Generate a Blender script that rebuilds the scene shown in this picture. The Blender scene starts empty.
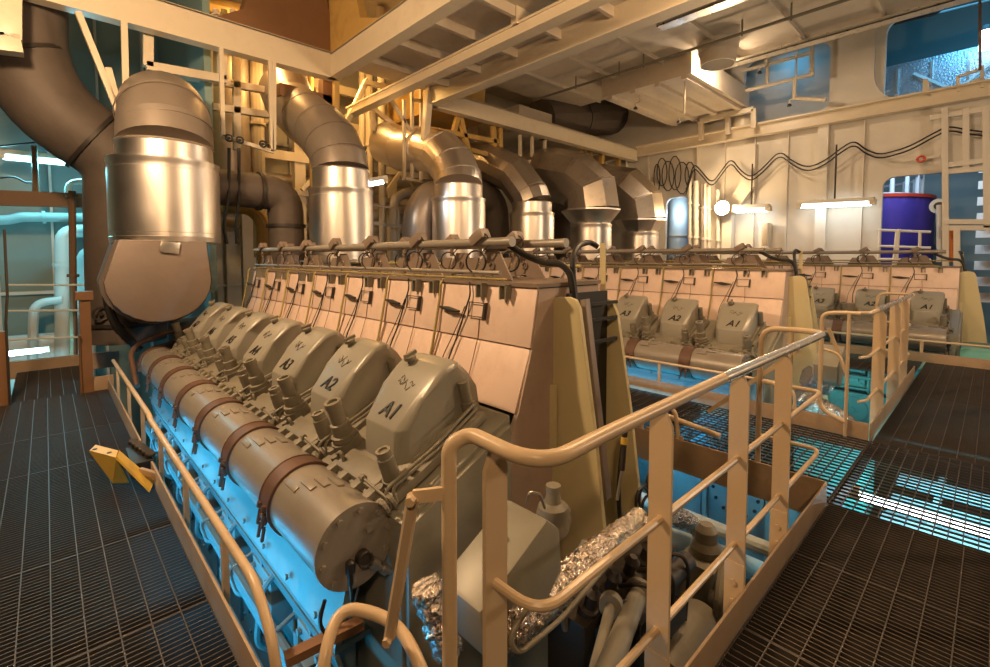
import bpy, bmesh, math, random
from mathutils import Vector, Matrix
random.seed(7)
SC = bpy.context.scene
COL = SC.collection
PI = math.pi
# ------------------------------------------------------------------ camera
F_PX, CXP, CYP, HZ, CAMH = 474.7, 495.0, 281.0, 23.6, 1.6
_a = math.atan2(502, 475.3)
_fh = Vector((math.cos(_a), math.sin(_a), 0)); RT = Vector((math.sin(_a), -math.cos(_a), 0))
_p = math.atan2(HZ, F_PX)
FW = _fh * math.cos(_p) + Vector((0, 0, -math.sin(_p))); UPV = RT.cross(FW)
CAM = Vector((0, 0, CAMH))
cd = bpy.data.cameras.new('camera'); cam = bpy.data.objects.new('camera', cd); COL.objects.link(cam)
cd.sensor_width = 36; cd.lens = 36 * F_PX / 990; cd.shift_y = -(333.5 - CYP) / 990; cd.clip_start = .02
rot = Matrix((RT, UPV, -FW)).transposed().to_4x4()
cam.matrix_world = Matrix.Translation(CAM) @ rot
SC.camera = cam
SC.view_settings.view_transform = 'Standard'; SC.view_settings.look = 'None'
SC.view_settings.exposure = 0; SC.view_settings.gamma = 1; SC.view_settings.use_curve_mapping = False

def at(u, v, ax, val):
    "the point of the room seen at a photo pixel, on the plane ax = val"
    d = FW + RT * ((u - CXP) / F_PX) + UPV * ((CYP - v) / F_PX)
    i = 'xyz'.index(ax)
    return CAM + d * ((val - CAM[i]) / d[i])

# ------------------------------------------------------------------ materials
def mat(name, col, rough=.5, metal=0., var=.14, scale=5., dirt=0., dcol=(.08, .04, .02), bump=0., spec=.5, dscale=3.):
    m = bpy.data.materials.new(name); m.use_nodes = True
    nt = m.node_tree; N = nt.nodes; L = nt.links; b = N['Principled BSDF']
    tc = N.new('ShaderNodeTexCoord')
    n1 = N.new('ShaderNodeTexNoise'); n1.inputs['Scale'].default_value = scale; n1.inputs['Detail'].default_value = 4
    L.new(tc.outputs['Object'], n1.inputs['Vector'])
    mx = N.new('ShaderNodeMix'); mx.data_type = 'RGBA'
    mx.inputs[6].default_value = (*[c * (1 - var) for c in col], 1); mx.inputs[7].default_value = (*[min(1, c * (1 + var)) for c in col], 1)
    L.new(n1.outputs['Fac'], mx.inputs[0]); out = mx.outputs[2]
    if dirt > 0:
        n2 = N.new('ShaderNodeTexNoise'); n2.inputs['Scale'].default_value = dscale; n2.inputs['Detail'].default_value = 8; n2.inputs['Roughness'].default_value = .7
        L.new(tc.outputs['Object'], n2.inputs['Vector'])
        r = N.new('ShaderNodeMapRange'); r.inputs[1].default_value = .5; r.inputs[2].default_value = .72; r.inputs[3].default_value = 0; r.inputs[4].default_value = dirt
        L.new(n2.outputs['Fac'], r.inputs[0])
        m2 = N.new('ShaderNodeMix'); m2.data_type = 'RGBA'; m2.inputs[7].default_value = (*dcol, 1)
        L.new(r.outputs[0], m2.inputs[0]); L.new(out, m2.inputs[6]); out = m2.outputs[2]
    L.new(out, b.inputs['Base Color'])
    b.inputs['Metallic'].default_value = metal; b.inputs['Specular IOR Level'].default_value = spec
    rr = N.new('ShaderNodeMapRange'); rr.inputs[3].default_value = max(.03, rough - .1); rr.inputs[4].default_value = min(1, rough + .1)
    L.new(n1.outputs['Fac'], rr.inputs[0]); L.new(rr.outputs[0], b.inputs['Roughness'])
    if bump > 0:
        bp = N.new('ShaderNodeBump'); bp.inputs['Strength'].default_value = bump; bp.inputs['Distance'].default_value = .02
        n3 = N.new('ShaderNodeTexNoise'); n3.inputs['Scale'].default_value = scale * 3; n3.inputs['Detail'].default_value = 3
        L.new(tc.outputs['Object'], n3.inputs['Vector']); L.new(n3.outputs['Fac'], bp.inputs['Height']); L.new(bp.outputs[0], b.inputs['Normal'])
    return m

def emat(name, col, s):
    m = bpy.data.materials.new(name); m.use_nodes = True
    b = m.node_tree.nodes['Principled BSDF']; b.inputs['Base Color'].default_value = (*[min(1, c) for c in col], 1)
    b.inputs['Emission Color'].default_value = (*col, 1); b.inputs['Emission Strength'].default_value = s
    return m

M = dict(
    engine=mat('engine_paint', (.245, .235, .19), .42, 0, .12, 3, .25, (.10, .075, .05)),
    cover=mat('cover_paint', (.305, .29, .245), .33, 0, .08, 3, .12, (.16, .13, .10)),
    pipe=mat('charge_pipe_paint', (.28, .25, .215), .36, .15, .1, 4, .3, (.17, .12, .09)),
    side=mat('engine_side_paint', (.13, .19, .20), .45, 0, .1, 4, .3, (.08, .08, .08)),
    cast=mat('cast_fittings', (.215, .195, .15), .5, 0, .2, 8, .35, (.07, .05, .03)),
    pink=mat('insulation_plate', (.78, .60, .51), .5, .1, .1, 2.2, .35, (.42, .25, .17), .15),
    pinkdark=mat('insulation_edge', (.22, .13, .08), .6, .2, .3, 9),
    clamp=mat('rusty_clamp', (.15, .085, .06), .55, .35, .3, 14),
    cream=mat('cream_paint', (.66, .57, .43), .38, 0, .07, 3, .2, (.30, .18, .10)),
    railing=mat('railing_paint', (.60, .45, .29), .34, 0, .08, 5, .25, (.34, .20, .11)),
    toe=mat('toe_plate_paint', (.38, .27, .175), .45, 0, .12, 5, .45, (.20, .11, .06)),
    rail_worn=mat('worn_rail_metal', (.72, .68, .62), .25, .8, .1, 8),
    grate=mat('grating_steel', (.07, .058, .05), .5, .4, .3, 20),
    shiny=mat('sheet_steel', (.86, .80, .75), .36, 1, .05, 1.5),
    duct=mat('duct_lagging', (.34, .29, .25), .42, .55, .12, 3, .3, (.2, .15, .12), .12),
    ductm=mat('duct_sheet_metal', (.50, .44, .38), .36, .9, .2, 1.5, .5, (.2, .15, .11), .05),
    pinkend=mat('insulation_end_paint', (.46, .35, .29), .5, .05, .12, 2.5, .4, (.28, .2, .16)),
    ductpink=mat('lagging_plate', (.21, .165, .14), .5, .25, .1, 2.5, .3, (.25, .18, .14), .15),
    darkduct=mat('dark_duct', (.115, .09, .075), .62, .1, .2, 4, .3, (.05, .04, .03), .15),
    white=mat('white_paint', (.70, .66, .58), .45, 0, .06, 1.2, .2, (.5, .42, .33)),
    wall=mat('bulkhead_paint', (.68, .63, .55), .5, 0, .05, .8, .15, (.5, .42, .32)),
    ceil=mat('deckhead_paint', (.60, .52, .42), .5, 0, .1, 1, .35, (.36, .25, .16)),
    ochre=mat('ochre_paint', (.52, .33, .10), .5, 0, .2, 4, .4, (.22, .11, .03)),
    rust=mat('rust_brown_steel', (.20, .10, .045), .6, .1, .25, 3, .4, (.10, .05, .02)),
    yellow=mat('yellow_end_plate', (.58, .50, .29), .4, 0, .08, 2, .25, (.34, .27, .14)),
    ybracket=mat('yellow_bracket_paint', (.60, .40, .07), .45, 0, .12, 8, .35, (.25, .15, .04)),
    black=mat('black_rubber', (.018, .016, .015), .5, 0, .2, 12),
    dark=mat('dark_steel', (.05, .042, .036), .5, .4, .3, 9),
    chrome=mat('bright_steel', (.6, .58, .54), .3, .9, .1, 12),
    foil=mat('crumpled_foil', (.72, .64, .58), .22, 1, .1, 18, 0, bump=1.),
    pale=mat('pale_pipe', (.62, .68, .66), .4, 0, .06, 2, .12, (.4, .4, .36)),
    green=mat('turquoise_paint', (.16, .42, .36), .42, 0, .1, 4, .25, (.1, .15, .13)),
    yelcable=mat('yellow_tube', (.36, .29, .10), .5, 0, .1, 9),
    sensor=mat('sensor_brown', (.215, .16, .125), .5, 0, .15, 9),
    text=mat('black_stencil', (.012, .011, .01), .5),
    purple=mat('purple_cloth', (.085, .05, .33), .55, 0, .2, 4),
    red=mat('red_paint', (.55, .05, .02), .4), orange=mat('orange_plastic', (.8, .2, .02), .4),
    quilt=mat('quilted_foil', (.45, .50, .54), .35, .75, .2, 9, .3, (.2, .24, .27), .9),
    panel=mat('machine_panel_paint', (.26, .36, .38), .42, 0, .1, 4, .3, (.1, .14, .15)),
    teal=mat('cyan_light_bulkhead', (.22, .33, .325), .5, 0, .08, 1, .2, (.22, .27, .25)),  # dim cyan light on the left bulkhead is painted into this colour
    floor=mat('tank_top_paint', (.10, .13, .14), .5, 0, .3, 2, .5, (.03, .03, .03)),
    bluefloor=mat('reflective_tray', (.55, .62, .66), .35, .2, .1, 3),
    tubeblue=emat('lit_tube_blue', (.42, .85, 1.), 9.), tubewhite=emat('lit_tube_white', (.85, .97, 1.), 7.),
    flood=emat('lit_flood_lamp', (1., .72, .40), 60.), spot=emat('lit_spot_lamp', (1., .80, .5), 14.),
)

# ------------------------------------------------------------------ builders
ORG = {}
class MB:
    def __init__(s): s.bm = bmesh.new()
    def box(s, x0, x1, y0, y1, z0, z1, bev=0.):
        bm = s.bm; v = [bm.verts.new((x, y, z)) for z in (z0, z1) for y in (y0, y1) for x in (x0, x1)]
        fs = [bm.faces.new([v[i] for i in q]) for q in ((0, 2, 3, 1), (4, 5, 7, 6), (0, 1, 5, 4), (2, 6, 7, 3), (0, 4, 6, 2), (1, 3, 7, 5))]
        s._bev(fs, bev); return s
    def _bev(s, fs, bev, seg=2):
        if bev > 0:
            es = list({e for f in fs for e in f.edges})
            bmesh.ops.bevel(s.bm, geom=es, offset=bev, segments=seg, affect='EDGES', profile=.6, clamp_overlap=True)
    def obox(s, c, size, axes=None, bev=0.):
        "box centred at c with axes (three unit vectors)"
        c = Vector(c); ax = [Vector(a) for a in (axes or ((1, 0, 0), (0, 1, 0), (0, 0, 1)))]
        bm = s.bm; v = []
        for k in (-.5, .5):
            for j in (-.5, .5):
                for i in (-.5, .5): v.append(bm.verts.new(c + ax[0] * (i * size[0]) + ax[1] * (j * size[1]) + ax[2] * (k * size[2])))
        fs = [bm.faces.new([v[i] for i in q]) for q in ((0, 2, 3, 1), (4, 5, 7, 6), (0, 1, 5, 4), (2, 6, 7, 3), (0, 4, 6, 2), (1, 3, 7, 5))]
        s._bev(fs, bev); return s
    def bar(s, p, q, w, h, up=(0, 0, 1), bev=0.):
        p = Vector(p); q = Vector(q); d = (q - p); l = d.length; d.normalize(); u = Vector(up)
        if abs(d.dot(u)) > .98: u = Vector((0, 1, 0))
        sd = d.cross(u).normalized(); u2 = sd.cross(d)
        return s.obox((p + q) / 2, (l, w, h), (d, sd, u2), bev)
    def prism(s, poly, ax, a0, a1, bev=0., seg=2):
        "poly of 2D points in the two axes other than ax, extruded a0..a1"
        def P(a, t):
            return {'x': (t, a[0], a[1]), 'y': (a[0], t, a[1]), 'z': (a[0], a[1], t)}[ax]
        bm = s.bm; v0 = [bm.verts.new(P(a, a0)) for a in poly]; v1 = [bm.verts.new(P(a, a1)) for a in poly]
        n = len(poly); fs = [bm.faces.new(v0[::-1]), bm.faces.new(v1)]
        for i in range(n): fs.append(bm.faces.new((v0[i], v0[(i + 1) % n], v1[(i + 1) % n], v1[i])))
        s._bev(fs, bev, seg); return s
    def slab(s, pts, off, bev=0.):
        "planar 3D polygon thickened by the vector off"
        bm = s.bm; off = Vector(off); v0 = [bm.verts.new(Vector(p)) for p in pts]; v1 = [bm.verts.new(Vector(p) + off) for p in pts]
        n = len(pts); fs = [bm.faces.new(v0[::-1]), bm.faces.new(v1)]
        for i in range(n): fs.append(bm.faces.new((v0[i], v0[(i + 1) % n], v1[(i + 1) % n], v1[i])))
        s._bev(fs, bev); return s
    def tube(s, pts, r, n=10, bend=0., cap=True, seg=5, closed=False):
        P = [Vector(p) for p in pts]; R = list(r) if isinstance(r, (list, tuple)) else [r] * len(P)
        if bend > 0 and len(P) > 2:
            Q = [P[0]]; RR = [R[0]]
            for i in range(1, len(P) - 1):
                a, b, c = P[i - 1], P[i], P[i + 1]; d1 = (a - b); d2 = (c - b)
                t = min(bend, d1.length * .49, d2.length * .49); A = b + d1.normalized() * t; B = b + d2.normalized() * t
                for k in range(seg + 1):
                    f = k / seg; Q.append(A * (1 - f) ** 2 + b * 2 * f * (1 - f) + B * f * f); RR.append(R[i])
            Q.append(P[-1]); RR.append(R[-1]); P, R = Q, RR
        bm = s.bm; rings = []; m = len(P)
        T = []
        for i in range(m):
            a = P[i - 1] if (i or closed) else P[i]; b = P[(i + 1) % m] if (i < m - 1 or closed) else P[i]
            t = ((b - P[i]).normalized() if (b - P[i]).length > 1e-9 else Vector()) + ((P[i] - a).normalized() if (P[i] - a).length > 1e-9 else Vector())
            T.append(t.normalized())
        u = T[0].orthogonal().normalized()
        for i in range(m):
            t = T[i]; u = (u - t * u.dot(t)).normalized(); w = t.cross(u)
            k = 1.
            if 0 < i < m - 1 and len(pts) == m and not closed:
                cs = (P[i] - P[i - 1]).normalized().dot(t); k = 1 / max(cs, .6)
            rings.append([bm.verts.new(P[i] + (u * math.cos(2 * PI * j / n) + w * math.sin(2 * PI * j / n)) * R[i]) for j in range(n)])
        for i in range(m if closed else m - 1):
            A, B = rings[i], rings[(i + 1) % m]
            for j in range(n): bm.faces.new((A[j], A[(j + 1) % n], B[(j + 1) % n], B[j]))
        if cap and not closed:
            bm.faces.new(rings[0][::-1]); bm.faces.new(rings[-1])
        return s
    def cyl(s, p, q, r, r2=None, n=14):
        return s.tube([p, q], [r, r if r2 is None else r2], n)
    def lathe(s, prof, base, axis=(0, 0, 1), n=20):
        "prof: (radius, height) pairs along axis from base; ends closed"
        b = Vector(base); a = Vector(axis).normalized(); u = a.orthogonal().normalized(); w = a.cross(u); bm = s.bm
        rings = [[bm.verts.new(b + a * h + (u * math.cos(2 * PI * j / n) + w * math.sin(2 * PI * j / n)) * max(r, 1e-4)) for j in range(n)] for r, h in prof]
        for A, B in zip(rings, rings[1:]):
            for j in range(n): bm.faces.new((A[j], A[(j + 1) % n], B[(j + 1) % n], B[j]))
        bm.faces.new(rings[0][::-1]); bm.faces.new(rings[-1]); return s
    def ring(s, c, axis, R, r, n=18, m=6):
        a = Vector(axis).normalized(); u = a.orthogonal().normalized(); w = a.cross(u); c = Vector(c)
        return s.tube([c + (u * math.cos(2 * PI * k / n) + w * math.sin(2 * PI * k / n)) * R for k in range(n)], r, m, closed=True)
    def band(s, c, axis, R, w, t, n=28):
        "hollow band (a strap round a pipe)"
        a = Vector(axis).normalized(); c = Vector(c); u = a.orthogonal().normalized(); v = a.cross(u); bm = s.bm; rr = []
        for k in range(n):
            d = u * math.cos(2 * PI * k / n) + v * math.sin(2 * PI * k / n)
            rr.append([bm.verts.new(c + d * q + a * z) for q, z in ((R, -w / 2), (R + t, -w / 2), (R + t, w / 2), (R, w / 2))])
        for k in range(n):
            A, B = rr[k], rr[(k + 1) % n]
            for j in range(4): bm.faces.new((A[j], A[(j + 1) % 4], B[(j + 1) % 4], B[j]))
        return s
    def bolt(s, p, axis, r=.012, h=.012): return s.tube([Vector(p), Vector(p) + Vector(axis).normalized() * h], r, 6)
    def move(s, d):
        for v in s.bm.verts: v.co += Vector(d)
        return s
    def build(s, name, m, parent=None, angle=32):
        bm = s.bm; bmesh.ops.recalc_face_normals(bm, faces=bm.faces[:])
        lo = [1e9] * 3; hi = [-1e9] * 3
        for v in bm.verts:
            for i in range(3): lo[i] = min(lo[i], v.co[i]); hi[i] = max(hi[i], v.co[i])
        c = Vector([(a + b) / 2 for a, b in zip(lo, hi)]); c.z = lo[2] if parent is None else c.z
        for v in bm.verts: v.co -= c
        me = bpy.data.meshes.new(name); bm.to_mesh(me); bm.free()
        me.polygons.foreach_set('use_smooth', [True] * len(me.polygons)); me.set_sharp_from_angle(angle=math.radians(angle))
        me.materials.append(M[m] if isinstance(m, str) else m)
        return link(name, me, c, parent)
def link(name, data, world, parent=None):
    o = bpy.data.objects.new(name, data); COL.objects.link(o); ORG[o.name] = Vector(world)
    if parent is not None: o.parent = parent; o.location = Vector(world) - ORG[parent.name]
    else: o.location = world
    return o
def tag(o, label=None, cat=None, group=None, kind=None):
    if label: o['label'] = label
    if cat: o['category'] = cat
    if group: o['group'] = group
    if kind: o['kind'] = kind
    return o
def thing(name, label, cat, loc, group=None):
    return tag(link(name, None, loc), label, cat, group)
def struct(o): o['kind'] = 'structure'; return o
def copy_tree(o, parent=None, delta=None):
    c = o.copy(); COL.objects.link(c); ORG[c.name] = ORG[o.name].copy()
    if parent is not None: c.parent = parent
    if delta is not None: c.location = Vector(o.location) + delta
    for ch in [x for x in CH[o.name]]: copy_tree(ch, c)
    return c
CH = {}
def index_children():
    CH.clear()
    for o in bpy.data.objects: CH.setdefault(o.name, [])
    for o in bpy.data.objects:
        if o.parent: CH[o.parent.name].append(o)
def text_mesh(name, body, size, origin, xa, ya, parent, m='text', shear=.3, depth=.002):
    cu = bpy.data.curves.new(name, 'FONT'); cu.body = body; cu.size = size; cu.shear = shear; cu.extrude = depth; cu.align_x = 'CENTER'; cu.align_y = 'CENTER'; cu.offset = size * .012
    t = bpy.data.objects.new('t', cu); COL.objects.link(t); dg = bpy.context.evaluated_depsgraph_get(); dg.update()
    me = bpy.data.meshes.new_from_object(t.evaluated_get(dg)); bpy.data.objects.remove(t)
    xa = Vector(xa).normalized(); za = xa.cross(Vector(ya)).normalized(); ya = za.cross(xa)
    me.transform(Matrix((xa, ya, za)).transposed().to_4x4())
    me.materials.clear(); me.materials.append(M[m])
    return link(name, me, Vector(origin), parent)
def lamp(kind, name, loc, energy, col, target=None, size=.3, sizey=None, spot=None, blend=.5, parent=None):
    d = bpy.data.lights.new(name, kind); d.energy = energy; d.color = col
    if kind == 'AREA':
        d.shape = 'RECTANGLE' if sizey else 'SQUARE'; d.size = size
        if sizey: d.size_y = sizey
    else: d.shadow_soft_size = size
    if kind == 'SPOT': d.spot_size = math.radians(spot); d.spot_blend = blend
    o = bpy.data.objects.new(name, d); COL.objects.link(o); o.location = loc
    if target is not None: o.rotation_euler = (Vector(target) - Vector(loc)).to_track_quat('-Z', 'Y').to_euler()
    return o

# ------------------------------------------------------------------ the setting
struct(MB().box(-6, 20, -7, 14, -3.2, -3).build('floor', 'floor'))
struct(MB().box(1.9, 20, 12.6, 12.8, -3, 7.5).build('wall_back', 'white'))
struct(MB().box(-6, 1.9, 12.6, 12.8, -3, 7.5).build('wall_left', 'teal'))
struct(MB().box(1.9, 2.0, 8.6, 12.6, -3, 7.4).build('wall_light_stop', 'teal'))  # unseen wall added to keep warm lamp spill off the left bulkhead
def holed_wall(name, x0, x1, y0, y1, z0, z1, holes, m, r=.22):
    "wall slab with rectangular openings whose top corners are rounded (holes: ya, yb, za, zb)"
    mb = MB(); hs = sorted(holes); y = y0
    for ya, yb, za, zb in hs:
        if ya > y: mb.box(x0, x1, y, ya, z0, z1)
        if zb < z1: mb.box(x0, x1, ya, yb, zb, z1)
        if za > z0: mb.box(x0, x1, ya, yb, z0, za)
        for yc, sg in ((ya, 1), (yb, -1)):
            for zc, sz in ((zb, -1),) + (((za, 1),) if za > z0 else ()):
                arc = [(yc, zc)] + [(yc + sg * r * (1 - math.cos(t)), zc + sz * r * (1 - math.sin(t))) for t in [PI / 2 * k / 6 for k in range(7)]]
                mb.prism(arc, 'x', x0, x1)
        y = yb
    mb.box(x0, x1, y, y1, z0, z1)
    return struct(mb.build(name, m))
holed_wall('wall_right', 14, 14.12, -5, 12.6, -3, 4.85, [(-1.6, 1.86, -3, 3.42), (6.35, 7.1, -.4, 3.42)], 'wall')
holed_wall('wall_upper', 14, 14.12, -5, 12.6, 5.05, 7.4, [(-2.2, 1.9, 5.051, 6.95), (2.95, 4.9, 5.051, 6.9)], 'wall', .3)
# the flared foot of the column between the two upper openings
def flare(name, x0, x1, yc, w, wb, z0, z1, zt, m):
    L = [(yc - wb, z0)]
    for k in range(9):
        t = PI / 2 * k / 8; L.append((yc - w - (wb - w) * (1 - math.sin(t)), z0 + .04 + (z1 - z0) * (1 - math.cos(t))))
    L.append((yc - w, zt)); Rr = [(2 * yc - a, b) for a, b in L[::-1]]
    return struct(MB().prism(L + Rr, 'x', x0, x1).build(name, m))
flare('trim_1', 13.86, 14.0, 2.42, .34, .95, 5.05, 5.75, 7.2, 'wall')
struct(MB().box(13.7, 13.84, -3, 12, 4.82, 5.1).box(13.55, 14.05, -3, 12, 5.06, 5.1).box(13.66, 13.9, -3, 12, 4.80, 4.825).build('trim_2', 'cream'))   # long beam along the right bulkhead
mb = MB()
for y in [(-.9 + .78 * k) for k in range(16)]:
    if -1.6 < y < 1.9 or 6.2 < y < 7.2: continue
    mb.box(13.9, 14.0, y - .012, y + .012, -3, 4.8)
struct(mb.build('trim_3', 'wall'))                          # stiffeners of the bulkhead
struct(MB().box(13.82, 14, 2.9, 3.12, -3, 4.8).build('trim_4', 'white'))
mb = MB(); mb.prism([(5.06, -3), (5.3, -3), (5.3, 2.95), (4.86, 3.6), (4.86, 4.6), (4.5, 4.6), (4.5, 3.5), (5.06, 2.75)], 'x', 13.75, 13.98)
struct(mb.build('trim_5', 'wall'))                          # boxed cable trunk on the bulkhead, bent half way up
# rooms behind the openings
struct(MB().box(19.4, 19.6, -6, 8, -3, 10).build('wall_side', 'teal'))
struct(MB().box(14.12, 19.4, -6, 8, 4.7, 4.95).build('floor_upper', 'white'))
# deckhead
struct(MB().box(-6, 14.12, -6, 12.6, 7.4, 7.6).build('ceiling', 'ceil'))
struct(MB().box(14.12, 19.6, -6, 8, 10, 10.2).box(14.0, 14.12, -5, 12.6, 7.4, 10.2).build('ceiling_high', 'ceil'))
mb = MB(); mb.box(3.72, 5.85, -4, 8.1, 4.98, 5.06)
for k in range(12):
    y = -2.6 + .9 * k; mb.box(3.75, 5.8, y - .03, y + .03, 4.84, 4.98)
struct(mb.build('ceiling_strip', 'ceil'))
mb = MB(); mb.box(5.85, 11.5, -4, 9.0, 6.0, 6.06)
for k in range(9):
    y = -2.2 + 1.25 * k; mb.box(5.85, 11.45, y - .02, y + .02, 5.92, 6.0)
mb.box(7.4, 7.5, -4, 9, 5.8, 6.0)
struct(mb.build('ceiling_panel', 'ceil'))
# deck beams: one across, three along the engines
def ibeam(name, p, q, w, h, m, web=.04):
    p = Vector(p); q = Vector(q); mb = MB(); mb.bar(p + Vector((0, 0, h / 2)), q + Vector((0, 0, h / 2)), web, h - .02)
    mb.bar(p + Vector((0, 0, .015)), q + Vector((0, 0, .015)), w, .03); mb.bar(p + Vector((0, 0, h - .015)), q + Vector((0, 0, h - .015)), w * .7, .03)
    return struct(mb.build(name, m))
ibeam('trim_6', (-5, 8, 4.66), (3.75, 8, 4.66), .2, .44, 'cream', .14)
ibeam('trim_7', (5.72, 8, 4.64), (13.7, 8, 4.64), .2, .38, 'cream', .14)
ibeam('trim_8', (3.72, -4, 4.66), (3.72, 8, 4.66), .2, .42, 'cream', .14)
ibeam('trim_9', (5.76, -4, 4.64), (5.76, 8, 4.64), .24, .42, 'cream', .16)
ibeam('trim_10', (4.8, -4, 4.58), (4.8, 9.6, 4.58), .2, .2, 'cream', .08)      # crane rail hung under the strip
struct(MB().prism([(1.9, 5.08), (3.85, 5.08), (3.75, 5.4), (3.62, 5.9), (3.6, 7.4), (2.5, 7.4), (2.45, 5.9), (2.3, 5.35)], 'y', 7.95, 8.25).build('trim_11', 'rust'))
struct(MB().prism([(8.15, 5.08), (6.3, 5.08), (6.9, 5.3), (7.1, 5.9), (7.15, 7.4), (8.15, 7.4)], 'x', 3.66, 3.8).build('trim_12', 'ochre'))
for i, y in enumerate((1.2, 4.6)):
    struct(MB().box(4.7, 4.9, y - .05, y + .05, 4.75, 5.0).build('trim_%d' % (13 + i), 'cream'))
# soffit box with slats over the third engine
mb = MB(); mb.box(10.2, 13.65, 4.65, 6.9, 5.55, 6.05)
for k in range(4): mb.box(10.2, 13.65, 4.75 + .62 * k, 4.87 + .62 * k, 5.47, 5.55)
struct(mb.build('ceiling_soffit', 'ceil'))
# ------------------------------------------------------------------ the engines
EX, EY, PIT, NC = 2.40, 2.24, .74, 7
def slopez(x): return .42 + (x - .97) * .475          # top of the sloping head deck (left bank)
def make_engine():
    R = thing('marine_engine', 'x', 'engine', (EX, EY + 2.3, -2.95))
    y0, y1 = 1.8, 7.05
    # block: both banks
    L = [(1.15, -2.95), (1.15, -.68), (1.12, -.62), (1.12, .2), (1.12, .40), (1.74, .70), (1.80, .73)]
    L = L + [(1.82, .74), (1.82, -2.95)]
    MB().prism(L, 'y', y0, y1, .015).prism([(1.82, -2.95), (1.82, .74), (2 * EX - 1.80, .73), (3.12, .70), (3.5, .47), (3.5, -2.95)], 'y', 2.2, y1, .015).build('engine_block', 'engine', R)
    ys = 1.97; dx = Vector((.08, 0, -.10))
    # plate under the charge pipe and the ledge below it
    p = MB(); p.slab([(.80, ys, -.05), (.80, y1, -.05), (.90, y1, .40), (.90, ys, .40)], (.03, 0, 0))
    for k in range(15):
        y = ys + .2 + .37 * k; p.bolt((.80, y, -.0), (-1, 0, .2), .016, .014); p.bolt((.845, y + .15, .2), (-1, 0, .2), .022, .01)
    p.box(.80, .98, ys, y1, -.075, -.05)
    p.move(dx).build('side_plate', 'side', R)
    p = MB(); p.slab([(.84, ys, -.22), (.84, y1, -.22), (.80, y1, -.09), (.80, ys, -.09)], (.02, 0, 0)); 
    p.tube([(.74, ys - .1, -.32), (.74, y1, -.32)], .035, 10); p.tube([(.72, ys + .1, -.62), (.72, y1, -.62)], .022, 8)
    p.move(dx).build('side_rail', 'side', R)
    for k in range(NC):
        y = EY + .1 + PIT * k; p = MB()
        p.box(.82, .99, y - .2, y + .14, -.5, -.2, .02); p.box(.76, .84, y - .12, y + .06, -.42, -.28, .015)
        p.cyl((.9, y + .25, -.55), (.9, y + .25, -.12), .055); p.cyl((.9, y + .25, -.12), (.9, y + .25, -.06), .035)
        p.tube([(.78, y - .03, -.35), (.70, y + .02, -.35), (.70, y + .22, -.3), (.88, y + .25, -.25)], .014, 7, .04)
        p.tube([(.8, y - .26, -.58), (.72, y - .26, -.5), (.75, y - .26, -.2), (.86, y - .28, -.1)], .018, 7, .06)
        for dy in (-.15, .08): p.bolt((.82, y + dy, -.24), (-1, 0, 0), .018, .02); p.bolt((.82, y + dy, -.46), (-1, 0, 0), .018, .02)
        p.obox((.84, y + .12, -.12), (.03, .34, .03), ((1, 0, 0), (0, .9, .43), (0, -.43, .9)))
        p.move(dx).build('fuel_pump', 'side', R)
        d = MB(); d.box(1.0, 1.06, y - .32, y + .32, -1.35, -.56, .02); d.cyl((1.06, y, -.95), (.97, y, -.95), .23, n=24)
        d.cyl((1.0, y, -.95), (.94, y, -.95), .05)
        for j in range(8): d.bolt((.975, y + .2 * math.cos(j * PI / 4), -.95 + .2 * math.sin(j * PI / 4)), (-1, 0, 0), .014, .02)
        d.move(dx).build('crankcase_door', 'side', R)
    # heads, covers
    for k in range(NC):
        y = EY + PIT * k
        h = MB(); e1 = Vector((.903, 0, .43)); e2 = Vector((-.43, 0, .903))
        def hp(s, t, yy): return Vector((.97, yy, .35)) + e1 * s + e2 * t
        h.obox(hp(.50, .02, y), (.7, PIT - .05, .05), (e1, (0, 1, 0), e2), .012)
        h.obox(hp(.235, .05, y - .03), (.13, .40, .07), (e1, (0, 1, 0), e2), .02)
        for dy in (-.2, -.07, .07, .2): h.obox(hp(.16, .04, y - .03 + dy), (.08, .055, .08), (e1, (0, 1, 0), e2), .012)
        for s, dy in ((.2, -.26), (.2, .22), (.22, .3), (.36, -.31), (.6, -.31), (.34, .28)): h.tube([hp(s, .06, y + dy), hp(s, .085, y + dy)], .022, 8)
        h.obox(hp(.58, .045, y - .05), (.60, .43, .04), (e1, (0, 1, 0), e2), .01)
        hd = h.build('cylinder_head', 'cast', R)
        # injector studs
        s1 = MB(); h2 = hp(.31, .10, y + .28); a = h2; s1.cyl(h2 - e2 * .08, h2, .08)
        s1.lathe([(.07, 0), (.07, .03), (.055, .035), (.055, .10), (.042, .105), (.042, .2), (.047, .2), (.047, .235), (.03, .235), (.03, .22)], a, e2 * .7 + Vector((0, 0, .3)), 16)
        s1.bolt(a + Vector((-.055, 0, .06)), (-1, 0, 0), .008, .012)
        s1.build('valve_housing', 'cast', hd)
        s2 = MB(); a = hp(.27, .09, y - .275); s2.cyl(a - e2 * .06, a, .05)
        s2.lathe([(.042, 0), (.042, .11), (.036, .115), (.036, .15), (.022, .15), (.022, .14)], a, e2 * .7 + Vector((0, 0, .3)), 14)
        s2.build('valve_housing', 'cast', hd)
        s3 = MB(); a = hp(.82, .06, y - .25); s3.lathe([(.04, 0), (.04, .05), (.032, .05), (.032, .17), (.02, .175)], a, e2 * .6 + Vector((0, 0, .4)), 12)
        s3.build('valve_housing', 'cast', hd)
        t = MB()
        for q, o in ((0, 0), (1, .035)):
            if q: t.build('injection_pipe', 'cast', hd); t = MB()
            t.tube([hp(.18 + o, .02, y - .34 - o * .4), hp(.19 + o, .11 - .02 * q, y - .345), hp(.5, .10 - o, y - .345 + o * .3), hp(.84, .10 - o, y - .30)], .0085, 8, .05)
        t.build('injection_pipe', 'cast', hd)
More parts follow.
